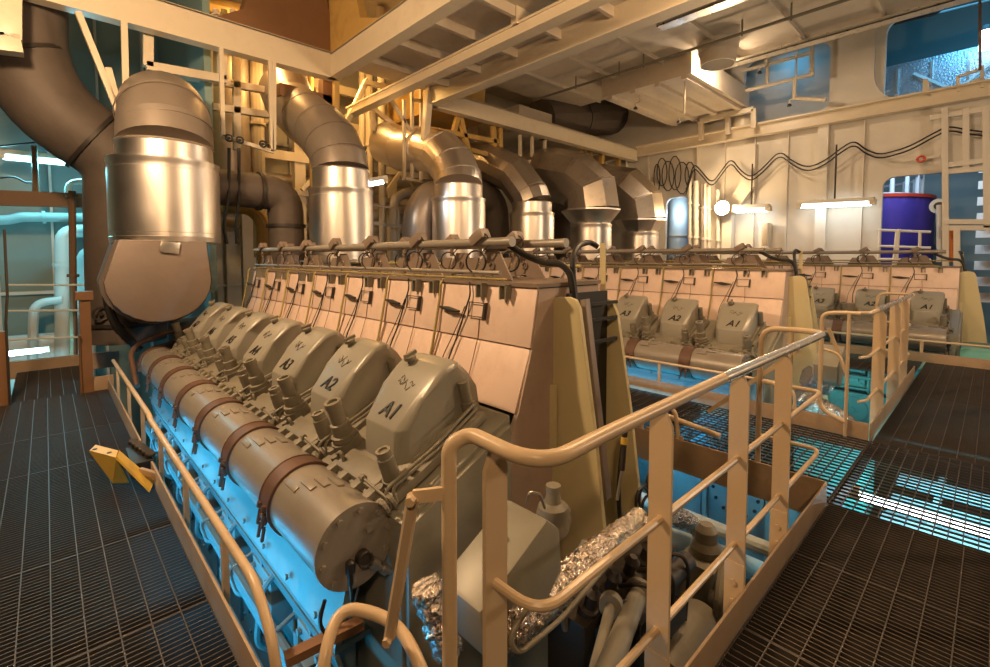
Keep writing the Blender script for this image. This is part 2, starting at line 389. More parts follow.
        t = MB(); t.tube([hp(.2, .04, y + .12), hp(.22, .14, y + .12), hp(.22, .05, y + .28)], .01, 7, .08); t.build('leak_pipe', 'cast', hd)
        t = MB(); t.tube([hp(.16, .03, y - .36), hp(.18, .08, y - .37), hp(.19, .09, y - .12)], .007, 6, .03); t.cyl(hp(.19, .09, y - .11), hp(.19, .09, y - .14), .016)
        for s in (.15, .19): t.ring(hp(s, .05, y - .36), e1, .03, .012, 10)
        t.build('lever', 'cast', hd)
        # rocker cover
        ycv = y - .05
        prof = [(1.235, 0.470, .19), (1.235, 0.610, .195), (1.24, 0.725, .195), (1.375, 0.885, .208), (1.455, 0.970, .215), (1.52, 1.020, .215), (1.59, 1.036, .205), (1.63, 1.030, .195), (1.665, 1.015, .15), (1.735, 0.955, .145), (1.80, 0.860, .145), (1.815, 0.730, .155), (1.73, 0.655, .155), (1.66, 0.625, .20), (1.45, 0.540, .21)]
        cx = sum(a for a, b, c in prof) / len(prof); cz = sum(b for a, b, c in prof) / len(prof)
        c = MB(); bm = c.bm; loops = []
        for f, ins in ((-1, 1), (-.9, .45), (-.72, 0), (.72, 0), (.9, .45), (1, 1)):
            lp = []
            for i, (a, b, w) in enumerate(prof):
                k1 = 1 - .13 * ins * ins if b > .9 else 1 - .04 * ins
                xa = a + (.05 * ins if a < 1.3 else 0); lp.append(bm.verts.new((cx + (xa - cx) * k1, ycv + f * w, cz + (b - cz) * k1)))
            loops.append(lp)
        n = len(prof)
        for A, B in zip(loops, loops[1:]):
            for i in range(n): bm.faces.new((A[i], A[(i + 1) % n], B[(i + 1) % n], B[i]))
        bm.faces.new(loops[0]); bm.faces.new(loops[-1][::-1])
        bmesh.ops.recalc_face_normals(bm, faces=bm.faces[:])
        es = [e for e in bm.edges if len(e.link_faces) == 2 and e.calc_face_angle(0) > .3]
        bmesh.ops.bevel(bm, geom=es, offset=.014, segments=2, affect='EDGES', profile=.5, clamp_overlap=True)
        co = c.build('cylinder_cover', 'cover', R, 40)
        kb = MB(); kb.lathe([(.02, 0), (.02, .02), (.036, .022), (.036, .04), (.018, .045)], (1.50, ycv + .09, 1.0), (-.3, 0, 1), 12); kb.bar((1.455, ycv + .09, 1.038), (1.53, ycv + .09, 1.063), .018, .02)
        kb.build('cover_knob', 'cast', co)
        # stencilled number on the sloping outer face
        p0 = Vector((1.24, 0, .725)); p1 = Vector((1.375, 0, .885)); up = (p1 - p0).normalized(); nn = Vector((-up.z, 0, up.x))
        text_mesh('cylinder_number', 'A%d' % (k + 1), .125, p0 + (p1 - p0) * .42 + nn * .004 + Vector((0, ycv - .01, 0)), (0, -1, 0), up, co, shear=.28)
        p2 = Vector((1.455, 0, .97)); u2 = (p2 - p1).normalized(); n2 = Vector((-u2.z, 0, u2.x)); sc = MB()
        for a, r, z in ((.02, .03, .1), (-.045, .02, .3), (.06, .018, .5), (-.03, .026, .7)):
            pts = [p1 + u2 * (.02 + .06 * z + r * .8 * math.sin(q * 1.3 + k)) + n2 * .003 + Vector((0, ycv - a - r * (q - 2.5) * .5, 0)) for q in range(6)]
            sc.tube(pts, .0018, 4)
        sc.build('pen_mark', 'text', co)
    # charge air pipe
    px, pz, pr = .96, .32, .183; YE = 1.93
    p = MB(); p.tube([(px, YE, pz), (px, 7.0, pz)], pr, 40)
    for k in range(NC): p.obox((px - .11, 2.36 + PIT * k, pz + .15), (.03, .12, .01), ((.8, 0, .6), (0, 1, 0), (-.6, 0, .8)), .003)
    for k in range(NC):
        y = 2.15 + PIT * k
        for j in range(3):
            a = math.radians(70 + 16 * j); p.obox((px - math.cos(a) * (pr + .002), y + .12 - .04 * j, pz + math.sin(a) * (pr + .002)), (.035, .12, .014), ((math.sin(a), 0, math.cos(a)), (0, 1, 0), (-math.cos(a), 0, math.sin(a))), .004)
    pp = p.build('charge_air_pipe', 'pipe', R, 40)
    e = MB(); e.cyl((px, YE - 0.000, pz), (px, YE - 0.022, pz), pr + .006, n=40)
    for j in range(10):
        a = 2 * PI * j / 10 + .2; e.bolt((px + .158 * math.cos(a), YE - 0.022, pz + .158 * math.sin(a)), (0, -1, 0), .015, .014)
    e.bolt((px + .06, YE - 0.022, pz + .06), (0, -1, 0), .018, .016)
    ec = e.build('pipe_end_cover', 'pipe', pp)
    g = MB(); g.cyl((px + .02, YE - 0.030, pz - .05), (px + .02, YE - 0.065, pz - .05), .034, n=18); g.ring((px + .02, YE - 0.067, pz - .05), (0, 1, 0), .031, .006)
    g.build('pressure_gauge', 'dark', pp)
    g = MB(); g.tube([(px + .05, YE - 0.030, pz - .08), (px + .09, YE - 0.050, pz - .12), (px + .15, YE - 0.060, pz - .17)], .014, 8); g.cyl((px + .06, YE - 0.040, pz - .09), (px + .09, YE - 0.050, pz - .115), .026); g.cyl((px + .11, YE - 0.050, pz - .135), (px + .13, YE - 0.055, pz - .155), .024)
    g.build('drain_valve', 'chrome', pp)
    g = MB(); g.lathe([(.012, 0), (.012, .05), (.02, .055), (.02, .1), (.008, .11)], (px - .045, YE - 0.050, pz - .14), (0, 0, 1), 10)
    g.tube([(px - .045, YE - 0.050, pz - .14), (px - .045, YE - 0.060, pz - .24), (px - .1, YE - 0.070, pz - .33), (px - .12, YE - 0.070, pz - .25), (px - .06, YE - 0.070, pz - .3), (px + .02, YE - 0.000, pz - .2)], .006, 6, .04)
    g.build('sensor_lead', 'black', pp)
    for k in range(NC):
        y = 2.54 + PIT * k; c = MB(); c.band((px, y, pz), (0, 1, 0), pr + .001, .115, .008, 36); c.band((px, y - .065, pz), (0, 1, 0), pr, .012, .014, 36); c.band((px, y + .062, pz), (0, 1, 0), pr, .01, .012, 36)
        c.obox((px - .10, y, pz + .14), (.09, .05, .01), ((.77, 0, .64), (0, 1, 0), (-.64, 0, .77)))
        for j in range(4): c.obox((px - .128 + .018 * j, y, pz + .119 + .015 * j), (.007, .055, .016), ((.77, 0, .64), (0, 1, 0), (-.64, 0, .77)))
        for dz in (0, -.07):
            for dy in (-.03, .03): c.tube([(px - pr - .015, y + dy, pz - .02 + dz), (px - pr - .028, y + dy, pz - .09 + dz)], .009, 7); c.cyl((px - pr - .012, y + dy, pz + .02 + dz), (px - pr - .018, y + dy, pz - .005 + dz), .015, n=6)
        c.box(px - pr - .022, px - pr + .01, y - .042, y + .042, pz - .05, pz - .03)
        c.build('pipe_clamp', 'clamp', R)
    b = MB(); b.tube([(px + .02, 7.0, pz), (px + .05, 7.2, pz), (px + .3, 7.45, pz + .05)], [.183, .183, .15], 24); b.tube([(.70, 6.6, .15), (.70, 7.15, .5), (1.0, 7.3, .62), (1.35, 7.2, .7)], .028, 10, .18)
    b.build('pipe_elbow', 'clamp', R)
    # insulated exhaust box in the V
    yb = 1.87
    MB().prism([(1.93, .70), (2.05, 1.06), (2.11, 1.41), (2 * EX - 2.11, 1.41), (2 * EX - 2.05, 1.06), (2 * EX - 1.93, .70)], 'y', yb, 7.02).build('exhaust_box', 'pinkdark', R)
    for k in range(NC):
        ya = yb - .025 if k == 0 else 2.74 + PIT * (k - 1) + .004; yb2 = 2.74 + PIT * k - .004
        if k == NC - 1: yb2 = 7.03
        for s in (0, 1):
            def X(x): return x if s == 0 else 2 * EX - x
            MB().slab([(X(2.09), ya, 1.42), (X(2.09), yb2, 1.42), (X(2.027), yb2, 1.072), (X(2.027), ya, 1.072)], (.018 if s == 0 else -.018, 0, .004), .003).build('upper_insulation_plate', 'pink', R)
            MB().slab([(X(2.04), ya + .012, 1.064), (X(2.04), yb2, 1.064), (X(1.91), yb2, .71), (X(1.91), ya + .012, .71)], (.018 if s == 0 else -.018, 0, .004), .003).build('lower_insulation_plate', 'pink', R)
    t = MB(); t.box(2.075, 2 * EX - 2.075, yb - .035, 7.04, 1.422, 1.446); t.build('box_lid', 'sensor', R)
    MB().slab([(1.82, yb - .03, .5), (1.93, yb - .03, .72), (2.04, yb - .03, 1.06), (2.1, yb - .03, 1.415), (2 * EX - 2.1, yb - .03, 1.415), (2 * EX - 2.04, yb - .03, 1.06), (2 * EX - 1.93, yb - .03, .72), (2 * EX - 1.82, yb - .03, .5), (2 * EX - 1.82, yb - .03, -.7), (1.82, yb - .03, -.7)], (0, .03, 0)).build('box_end_plate', 'pinkend', R)
    # fittings on the insulation
    nrm = Vector((-.985, 0, .17))
    def sp(y, z, o=.0): return Vector((2.027 + (z - 1.072) * .18 if z > 1.07 else 2.035 + (z - 1.064) * .367, y, z)) + nrm * o
    for k in range(NC):
        y = EY + PIT * k
        f = MB(); f.tube([sp(y + .5, 1.445, .01), sp(y + .5, 1.41, .03), sp(y + .5, 1.33, .02), sp(y + .49, .95, .025), sp(y + .49, .74, .02)], .010, 8, .04); f.build('oil_tube', 'yelcable', R)
        f = MB(); f.tube([sp(y + .2, 1.43, .02), sp(y + .17, 1.35, .02), sp(y + .19, 1.27, .025), sp(y + .26, 1.07, .02), sp(y + .29, .9, .02), sp(y + .28, .75, .02)], .006, 6, .05); f.build('sensor_cable', 'black', R)
        f = MB(); f.tube([sp(y + .22, 1.27, .012), sp(y + .28, 1.12, .012), sp(y + .36, .92, .015), sp(y + .37, .75, .015)], .0035, 5, .05); f.build('sensor_cable', 'black', R)
        f = MB(); f.tube([sp(y + .47, 1.245, .03), sp(y + .36, 1.235, .035), sp(y + .24, 1.23, .04)], [.008, .02, .008], 10); f.cyl(sp(y + .33, 1.23, .0), sp(y + .33, 1.23, .04), .010)
        f.build('temperature_sensor', 'dark', R)
        f = MB(); fy, fz = y + .09, 1.25; c4 = [(fy - .08, fz + .05), (fy + .08, fz + .05), (fy + .08, fz - .04), (fy - .08, fz - .04)]
        f.tube([sp(a, b, .02) for a, b in c4], .005, 6, closed=True); f.obox(sp(fy - .08, fz, .02), (.025, .016, .11), ((1, 0, 0), (0, 1, 0), (.17, 0, .985))); f.build('plate_latch', 'dark', R)
        f = MB(); f.tube([sp(y + .07, 1.20, .004), sp(y + .06, 1.08, .004), sp(y + .06, .8, .006)], .003, 4); f.build('plate_seam', 'pinkdark', R)
        for dy in (-.16, .06):
            q = MB(); q.box(2.03, 2.11, y + dy - .03, y + dy - .02, 1.34, 1.43).box(2.03, 2.11, y + dy + .02, y + dy + .03, 1.34, 1.43).box(2.03, 2.11, y + dy - .03, y + dy + .03, 1.425, 1.435)
            q.build('lid_clip', 'cast', R)
    # cable and lube pipes along the top, with holders, sensors and rings
    for xx, ye in ((2.16, 2.14), (2.62, 2.07)):
        f = MB(); f.tube([(xx, ye, 1.70), (xx, 7.2, 1.70)], .031, 12); f.tube([(xx, ye - .02, 1.70), (xx, ye + .02, 1.70)], .033, 12); f.build('top_pipe', 'pipe', R)
    f = MB(); f.tube([(2.09, 2.1, 1.462), (2.09, 7.1, 1.462)], .007, 6); f.tube([(2.72, 2.0, 1.54), (2.72, 7.1, 1.54)], .012, 8); f.build('top_conduit', 'yelcable', R); f = MB(); f.tube([(2.13, 2.2, 1.50), (2.13, 7.1, 1.50)], .014, 8); f.build('top_conduit', 'pipe', R)
    for k in range(NC):
        for j, xx in enumerate((2.20, 2.58)):
            y = EY + .12 + PIT * k + .05 * j
            f = MB(); pts = [(-.20, 0), (-.05, 0), (.0, .03), (.12, .0), (.20, 0), (.06, .19), (-.08, .19)]
            v = [(xx, y + a, 1.447 + b) for a, b in pts]; f.slab(v, (.012, 0, 0)); f.ring((xx - .004, y - .01, 1.54), (1, 0, 0), .024, .008, 12)
            f.box(xx - .02, xx + .03, y + .1, y + .17, 1.447, 1.457); f.slab([(xx, y + .22 + a, 1.447 + b) for a, b in ((-.02, 0), (.1, 0), (.02, .15), (-.09, .15))], (.012, 0, 0)); f.build('lifting_bracket', 'sensor', R)
            f = MB(); f.obox((xx - .05, y + .06, 1.735), (.09, .125, .075), ((1, 0, 0), (0, .85, -.5), (0, .5, .85)), .01); f.cyl((xx - .05, y + .06, 1.69), (xx - .05, y + .06, 1.61), .016)
            hb = f.build('sensor_box', 'sensor', R)
            f = MB(); f.ring((xx - .07, y + .08, 1.57), (.9, .35, 0), .075, .006, 20); f.tube([(xx - .05, y + .1, 1.72), (xx - .06, y + .0, 1.77), (xx - .05, y - .05, 1.70), (xx - .06, y + .03, 1.63)], .005, 6, .04)
            f.build('cable_loop', 'black', hb)
    # end plates at the front of the box: two upright side plates with a dark slot between
    def A(u, v, x): return at(u, v, 'x', x)
    X1, X2 = 2.23, 2.73
    pl = [A(551, 303, X1), A(556, 297.5, X1), A(568, 297, X1), A(575, 300, X1), A(579, 309, X1), A(595, 440, X1), A(607, 565, X1), A(551, 600, X1)]
    MB().slab(pl, (.03, 0, 0), .004).build('end_plate', 'yellow', R)
    pl = [A(598, 300, X2), A(603, 297, X2), A(611, 300, X2), A(617, 314, X2), A(630, 410, X2), A(646, 560, X2), A(600, 580, X2)]
    MB().slab(pl, (.03, 0, 0), .004).build('end_plate', 'yellow', R)
    MB().slab([A(580, 300, 2.32), A(585, 299, 2.32), A(607, 500, 2.32), A(602, 502, 2.32)], (.05, 0, 0), .003).build('end_channel', 'ductpink', R)
    MB().slab([A(541, 385, 2.2), A(555, 385, 2.2), A(555, 462, 2.2), A(541, 462, 2.2)], (.02, 0, 0), .004).build('end_bracket', 'yellow', R)
    f = MB(); f.box(2.3, 2.72, 1.78, 1.8, -.2, 1.38)
    for z in (1.3, 1.2, 1.06): f.box(2.4, 2.72, 1.7, 1.72, z, z + .02)
    f.build('end_slot_plate', 'black', R)
    f = MB(); f.slab([A(600, 243, 2.76), A(605, 243, 2.76), A(605, 302, 2.76), A(600, 302, 2.76)], (.012, 0, 0)); f.build('cable_post', 'yellow', R)
    f = MB(); c = [A(509, 245, 2.2), A(526, 256, 2.25), A(545, 263, 2.3), A(560, 263, 2.33), A(570, 272, 2.36), A(573, 290, 2.36), A(575, 312, 2.36)]
    f.tube(c, .022, 10, .08); f.build('cable_trunk', 'black', R); f = MB(); f.tube([A(598, 247, 2.7), A(590, 242, 2.66), A(578, 245, 2.5), A(572, 258, 2.4), A(574, 285, 2.38), A(577, 312, 2.38)], .018, 10, .08)
    f.build('cable_trunk', 'black', R)
    # chest in front of the bank (front end)
    prof = [(1.25, .68), (1.32, .62), (1.335, .46), (1.13, .27), (.96, .34), (.93, .51)]
    f = MB(); f.prism(prof, 'y', 1.05, 1.26, .018); f.bolt((1.13, 1.15, .622), (-.45, 0, .9), .012, .012); f.build('front_chest', 'engine', R)
    f = MB(); f.prism([(1.14, -1.2), (1.14, .38), (1.74, .67), (1.80, .70), (1.80, -1.2)], 'y', 1.77, 1.81, .01); f.build('front_cover', 'engine', R)
    # turbocharger housing at the far end
    f = MB(); f.box(1.2, 3.5, 7.05, 7.9, -.6, .75, .08); f.cyl((3.4, 7.3, .9), (3.4, 7.3, 1.5), .4); f.build('turbocharger', 'darkduct', R)
    return R
ENG = make_engine()
index_children()
E2 = copy_tree(ENG, None, Vector((4.755, 0, 0)))
E3 = copy_tree(ENG, None, Vector((9.1, -1.42, 0)))
G = 'marine engines in a row'
tag(ENG, 'huge grey V engine nearest the camera, numbered covers beside the long banded pipe', 'engine', G)
tag(E2, 'middle grey V engine behind the railed aisle, with three numbered covers in view', 'engine', G)
tag(E3, 'farthest grey V engine, below the purple tank doorway', 'engine', G)
# ------------------------------------------------------------------ gratings
def grating(label, x0, x1, y0, y1, along, pitch, cross, group, t=.005, h=.03, frame=.006):
    mb = MB(); g = .004; x0 += g; x1 -= g; y0 += g; y1 -= g
    if along == 'x':
        n = int((y1 - y0) / pitch)
        for k in range(n + 1): yy = y0 + (y1 - y0) * k / n; mb.box(x0, x1, yy - t / 2, yy + t / 2, -h, 0)
        n = max(1, int((x1 - x0) / cross))
        for k in range(n + 1): xx = x0 + (x1 - x0) * k / n; mb.box(xx - .0025, xx + .0025, y0, y1, -.012, .0012)
        for yy in (y0, y1): mb.box(x0, x1, yy - frame / 2, yy + frame / 2, -h, .001)
    else:
        n = int((x1 - x0) / pitch)
        for k in range(n + 1): xx = x0 + (x1 - x0) * k / n; mb.box(xx - t / 2, xx + t / 2, y0, y1, -h, 0)
        n = max(1, int((y1 - y0) / cross))
        for k in range(n + 1): yy = y0 + (y1 - y0) * k / n; mb.box(x0, x1, yy - .0025, yy + .0025, -.012, .0012)
        for xx in (x0, x1): mb.box(xx - frame / 2, xx + frame / 2, y0, y1, -h, .001)
    return tag(mb.build('deck_grating', 'grate'), label, 'grating', group)
GL = 'grating panels of the left walkway'; GR = 'grating panels of the end platform'; GA = 'grating panels of the engine aisles'
ys = [.4, 1.3, 2.48, 3.35, 4.85, 5.8, 7.38]
lb = ['dark floor grating in the lower left corner below the frame edge of the left walkway', 'dark floor grating at the bottom left of the picture, its right strip glinting blue', 'dark floor grating of the left walkway just in front of the yellow bent bracket',
      'dark floor grating the yellow bent bracket and the black coupling stand on', 'dark floor grating of the left walkway just beyond the black coupling', 'dark bluish floor grating at the far end of the left walkway, before the brown posts']
for i, l in enumerate(lb): grating(l, -1.0, .503, ys[i], ys[i + 1], 'x', .03, .106, GL)
grating('pale far grating beyond the brown posts at the end of the left walkway', -.34, .33, 7.42, 9.3, 'x', .06, .11, GL)
xs = [-1.0, .5, 1.4, 2.14, 2.9, 3.64]
lb = ['floor grating under the photographer at the meeting of left walkway and end platform', 'floor grating of the end platform next to the short corner railing', 'open dark floor grating at the bottom of the picture beside the toe plate', 'dark floor grating between the coarse lower panel and the dull panel along the seam', 'dull grey-brown fine floor grating just in front of the bright see-through panel']
for i, l in enumerate(lb): grating(l, xs[i], xs[i + 1], -1.3, .7 if i else .39, 'y', .03 if i > 2 else .036, .1, GR)
grating('coarse see-through floor grating with the bright tube light shining below', 3.66, 5.18, -1.3, .702, 'x', .062, .062, GR, .006, .012)
grating('brown fine floor grating beyond the bright see-through panel', 5.2, 7.2, -1.3, .69, 'y', .03, .1, GR)
grating('farthest brown floor grating of the end platform, before the toe plate of the last engine', 7.2, 9.72, -1.3, .69, 'y', .03, .1, GR)
grating('coarse see-through floor grating in the aisle beside the toe plate corner', 3.68, 5.17, .706, 2.2, 'x', .062, .07, GA, .006, .012)
grating('dark floor grating farther up the aisle between nearest and middle engine', 3.68, 5.17, 2.2, 5.0, 'y', .045, .1, GA)
grating('floor grating in the aisle between middle and farthest engine', 8.5, 9.72, .73, 4.0, 'y', .045, .1, GA)
# beams carrying the gratings
def under(n, x0, x1, y0, y1): return struct(MB().box(x0, x1, y0, y1, -.16, -.035).build(n, 'dark'))
for i, (a, b, c, d) in enumerate([(-1.0, .48, 1.28, 1.32), (-1.0, .48, 2.46, 2.5), (-1.0, .48, 3.33, 3.37), (-1.0, .48, 4.83, 4.87), (-1.0, .48, 5.78, 5.82), (-1.0, .5, 7.36, 7.44), (1.38, 1.42, -1.3, .69), (2.12, 2.16, -1.3, .69), (2.88, 2.92, -1.3, .69), (3.62, 3.67, -1.3, .69), (5.16, 5.22, -1.3, .69), (7.18, 7.22, -1.3, .69), (3.66, 5.18, 2.18, 2.22), (3.62, 5.2, .695, .72), (.5, .97, .69, 1.02)]):
    under('floor_beam_%d' % (i + 1), a, b, c, d)
# ------------------------------------------------------------------ toe plates
def toe(label, pts, off, z0=-.12, z1=.14):
    (xa, ya), (xb, yb) = pts; o = Vector(off)
    v = [Vector((xa, ya, z0)), Vector((xb, yb, z0)), Vector((xb, yb, z1)), Vector((xa, ya, z1))]
    return tag(MB().slab(v, o, .003).build('toe_plate', 'toe'), label, 'toe plate', 'toe plates along the gratings')
toe('tan toe plate of the left walkway, nearest stretch below the low yellow handrail', ((.50, 1.0), (.50, 4.12)), (.012, 0, 0))
toe('tan toe plate of the left walkway, stretch beyond the black coupling', ((.50, 4.65), (.50, 7.35)), (.012, 0, 0))
toe('short tan toe plate across the far end of the left walkway beside the brown post', ((.30, 7.38), (.56, 7.38)), (0, .012, 0), -.12, .17)
toe('tan toe plate at the bottom right, edge of the end platform under the tall railing', ((.95, .705), (3.64, .705)), (0, .012, 0))
toe('tan toe plate along the near side of the aisle, behind the tall railing posts', ((3.655, .72), (3.655, 4.2)), (-.012, 0, 0))
toe('tan toe plate along the far side of the aisle, under the middle engine', ((5.2, .72), (5.2, 4.2)), (.012, 0, 0))
toe('tan toe plate between the two aisles under the far railing', ((5.22, .705), (8.46, .705)), (0, .012, 0))
toe('far tan toe plate at the end of the platform before the last engine', ((9.74, -1.3), (9.74, 3.0)), (.012, 0, 0))
# ------------------------------------------------------------------ railings
def flat_post(mb, x, y, z0, z1, along, w=.08, t=.014):
    hw = w / 2; pts = [(-hw, z0), (hw, z0), (hw, z1 - .06), (.012, z1), (-.012, z1), (-hw, z1 - .06)]
    if along == 'y': mb.prism([(y + a, b) for a, b in pts], 'x', x - t / 2, x + t / 2)
    else: mb.prism([(x + a, b) for a, b in pts], 'y', y - t / 2, y + t / 2)
    return mb
HR = 1.107
RA = thing('guard_railing', 'tall tan guard railing with four flat posts in the foreground', 'railing', (2.2, .75, -.1))
MB().tube([(.775, 1.0, .0), (.775, 1.0, 1.095), (.825, .97, 1.12), (.83, .72, HR), (1.1, .735, HR), (2.0, .75, HR), (3.58, .75, HR)], .021, 14, .13, seg=8).build('top_rail', 'railing', RA)
MB().tube([(.855, .92, .72), (.86, .745, .715), (1.05, .75, .715), (3.6, .76, .715), (3.7, .78, .71), (3.7, 1.13, .71)], .0135, 10, .1, seg=6).build('middle_rail', 'railing', RA)
MB().tube([(.86, .76, .32), (3.6, .76, .32), (3.7, .78, .32), (3.7, 1.13, .32)], .0135, 10, .08).build('lower_rail', 'railing', RA)
p = flat_post(MB(), .862, .91, -.16, HR - .012, 'x'); p.build('post', 'railing', RA)
for x, bolts in ((1.49, 1), (2.2, 1), (2.83, 1)):
    p = flat_post(MB(), x, .757, -.1, HR - .012, 'y')
    for z in (.06, .15): p.bolt((x - .007, .76, z), (-1, 0, 0), .014, .012)
    p.box(x - .012, x + .012, .716, .8, -.1, .24, .003)
    p.build('post', 'railing', RA)
p = MB(); p.tube([(3.56, .75, HR), (3.64, .76, HR), (3.7, .86, HR), (3.7, 1.13, HR - .01), (3.7, 1.14, .9), (3.7, 1.14, .02)], .019, 12, .1, seg=6); p.tube([(3.7, .95, HR), (3.7, .95, .02)], .014, 8)
p.build('end_loop', 'railing', RA)
p = MB(); p.bar((3.7, .9, .98), (3.7, 1.5, .40), .012, .03); p.bolt((3.69, .92, .97), (-1, 0, 0), .012, .01); p.build('folding_link', 'railing', RA)
p = MB(); p.bar((.765, 1.0, .965), (.70, 1.06, .955), .012, .035); p.build('link_lug', 'railing', RA)
LK = MB(); a, b = Vector((.70, 1.06, .955)), Vector((.735, 1.25, .43)); LK.tube([a, b], .019, 10);  LK.bolt(a + Vector((-.01, -.01, 0)), (-.8, -.5, 0), .014, .02); LK.bolt(b + Vector((-.01, -.01, 0)), (-.8, -.5, 0), .014, .02)
LK.build('folding_link', 'railing', RA)
LO = thing('low_handrail_loop', 'bent tan tube loop at the bottom, in front of the banded pipe end', 'handrail', (.66, 1.3, -.1))
MB().tube([(.575, 1.33, -.1), (.575, 1.38, .36), (.68, 1.48, .43), (.80, 1.32, .41), (.775, 1.1, .36), (.775, 1.04, -.1)], .02, 12, .11, seg=7).build('loop_tube', 'railing', LO)
LH = thing('low_handrail', 'low yellowish handrail along the left walkway beside the banded pipe', 'handrail', (.56, 4.5, .02))
MB().tube([(.56, 1.72, -.15), (.56, 1.74, .15), (.56, 1.95, .32), (.56, 4.55, .32), (.56, 4.62, .345), (.56, 7.35, .345)], .019, 12, .12, seg=7).build('top_rail', 'railing', LH)
for y in (2.42, 3.26, 4.1, 4.97, 5.9, 6.9): MB().box(.547, .573, y - .02, y + .02, -.1, .32).build('post', 'railing', LH)
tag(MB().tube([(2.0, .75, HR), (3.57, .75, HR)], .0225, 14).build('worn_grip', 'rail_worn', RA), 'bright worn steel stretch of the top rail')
RB = thing('guard_railing', 'tall tan railing beyond the aisle, with a closed loop at its near end', 'railing', (6.8, .75, -.1))
MB().tube([(5.17, .83, HR), (5.26, .745, HR), (8.36, .75, HR)], .021, 12, .08).build('top_rail', 'railing', RB)
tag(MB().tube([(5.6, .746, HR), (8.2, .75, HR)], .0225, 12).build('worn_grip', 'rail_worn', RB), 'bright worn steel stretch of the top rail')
for z in (.715, .32): MB().tube([(5.2, .8, z), (5.3, .757, z), (8.3, .757, z), (8.4, .8, z), (8.4, 1.1, z)], .0135, 8, .08).build('middle_rail', 'railing', RB)
for x in (5.86, 6.88, 7.6):
    p = flat_post(MB(), x, .757, -.1, HR - .012, 'y', .1); p.build('post', 'railing', RB)
MB().tube([(5.17, .8, HR), (5.15, .95, HR), (5.15, 1.08, HR - .02), (5.15, 1.08, .9), (5.15, 1.08, .2), (5.15, .88, .13)], .019, 12, .1, seg=6).tube([(5.15, .88, HR), (5.15, .88, .0)], .015, 8).tube([(5.15, 1.06, .76), (5.15, .95, .74), (5.15, .9, .62)], .011, 8, .08).build('end_loop', 'railing', RB)
MB().tube([(8.34, .75, HR), (8.4, .8, HR), (8.4, 1.12, HR), (8.4, 1.13, .9), (8.4, 1.13, .1)], .019, 10, .1).build('end_loop', 'railing', RB)
p = MB(); p.bar((5.24, 1.05, .95), (5.24, .9, .55), .012, .03); p.build('folding_link', 'railing', RB)
LB = thing('low_handrail', 'low tan handrail in front of the middle engine, with thin posts', 'handrail', (5.23, 3.2, 0))
MB().tube([(5.235, 1.3, .0), (5.235, 1.3, .3), (5.235, 1.45, .36), (5.235, 4.2, .36)], .015, 10, .1).build('top_rail', 'railing', LB)
for y in (2.7, 3.6): MB().box(5.225, 5.245, y - .015, y + .015, 0, .35).build('post', 'railing', LB)
LA = thing('low_handrail_loop', 'bent tan tube end with an open mouth on the near side of the aisle', 'handrail', (3.68, 1.8, 0))
MB().tube([(3.69, 2.06, .12), (3.69, 2.06, .28), (3.69, 1.9, .30), (3.69, 1.65, .27), (3.69, 1.4, .24)], .02, 12, .06).tube([(3.67, 1.95, -.02), (3.67, 1.95, .36), (3.67, 1.75, .38), (3.67, 1.7, -.02)], .017, 10, .08).build('loop_tube', 'railing', LA)
MB().box(3.66, 3.68, 1.68, 2.0, -.02, .16).build('foot_plate', 'toe', LA)
LC = thing('low_handrail', 'far low handrail beside the last engine at the right edge', 'handrail', (9.78, .8, 0))
MB().tube([(9.77, -.9, .32), (9.77, 3.0, .32)], .017, 10).build('top_rail', 'railing', LC)
for y in (.75, 1.9): MB().box(9.76, 9.78, y - .02, y + .02, 0, .31).build('post', 'railing', LC)
p = MB(); p.bar((9.7, -.1, .34), (9.7, -.35, .75), .02, .03); p.build('folding_link', 'railing', LC)
# ------------------------------------------------------------------ things on the left walkway
YB = thing('bent_bracket', 'yellow bent steel bracket standing on the dark left walkway', 'bracket', (.3, 4.2, 0))
a, b = Vector((.185, 4.44, .2)), Vector((.225, 4.55, .2)); c, d = Vector((.335, 4.30, .2)), Vector((.31, 4.16, .2)); e, f = Vector((.50, 4.02, .02)), Vector((.455, 3.86, .02))
p = MB(); p.slab([a, d, c, b], (0, 0, .012)); p.slab([d, f, e, c], (.006, 0, .012)); p.build('top_flange', 'ybracket', YB)
p = MB(); p.slab([a, d, Vector((.37, 4.13, .02)), Vector((.29, 4.2, .02))], (.006, .01, 0)); p.build('leg', 'ybracket', YB)
p = MB(); 
for q in ((.215, 4.44, .213), (.285, 4.29, .213)): p.cyl(q, Vector(q) + Vector((0, 0, .003)), .014)
p.build('bolt_hole', 'black', YB)
tag(MB().obox((.475, 4.0, .10), (.025, .20, .045), ((.92, .38, 0), (-.38, .92, 0), (0, 0, 1)), .003).build('stop_bar', 'toe'), 'small tan flat bar at the end of the toe plate against the yellow bracket', 'bar')
BC = thing('coupling', 'black oily coupling with stacked discs beside the yellow bracket', 'coupling', (.5, 4.5, 0))
MB().box(.40, .53, 4.2, 4.62, 0, .12, .01).build('coupling_block', 'black', BC)
for k in range(6): MB().lathe([(.03, 0), (.034, .006), (.034, .022), (.03, .028)], (.455 + .012 * k, 4.64 - .075 * k, .13), (.1, -.2, 1), 12).build('disc', 'dark', BC)
BP = thing('gate_post', 'brown steel post with a bracket at the far end of the left walkway, right side', 'post', (.33, 7.4, -.1))
MB().box(.27, .37, 7.36, 7.44, -.1, 1.16).build('post', 'rust', BP); MB().tube([(.26, 7.34, .0), (.26, 7.34, .62), (.26, 7.3, .7)], .012, 8).build('post_rod', 'rust', BP); MB().box(.24, .40, 7.34, 7.46, 1.1, 1.2).build('post_cap', 'rust', BP)
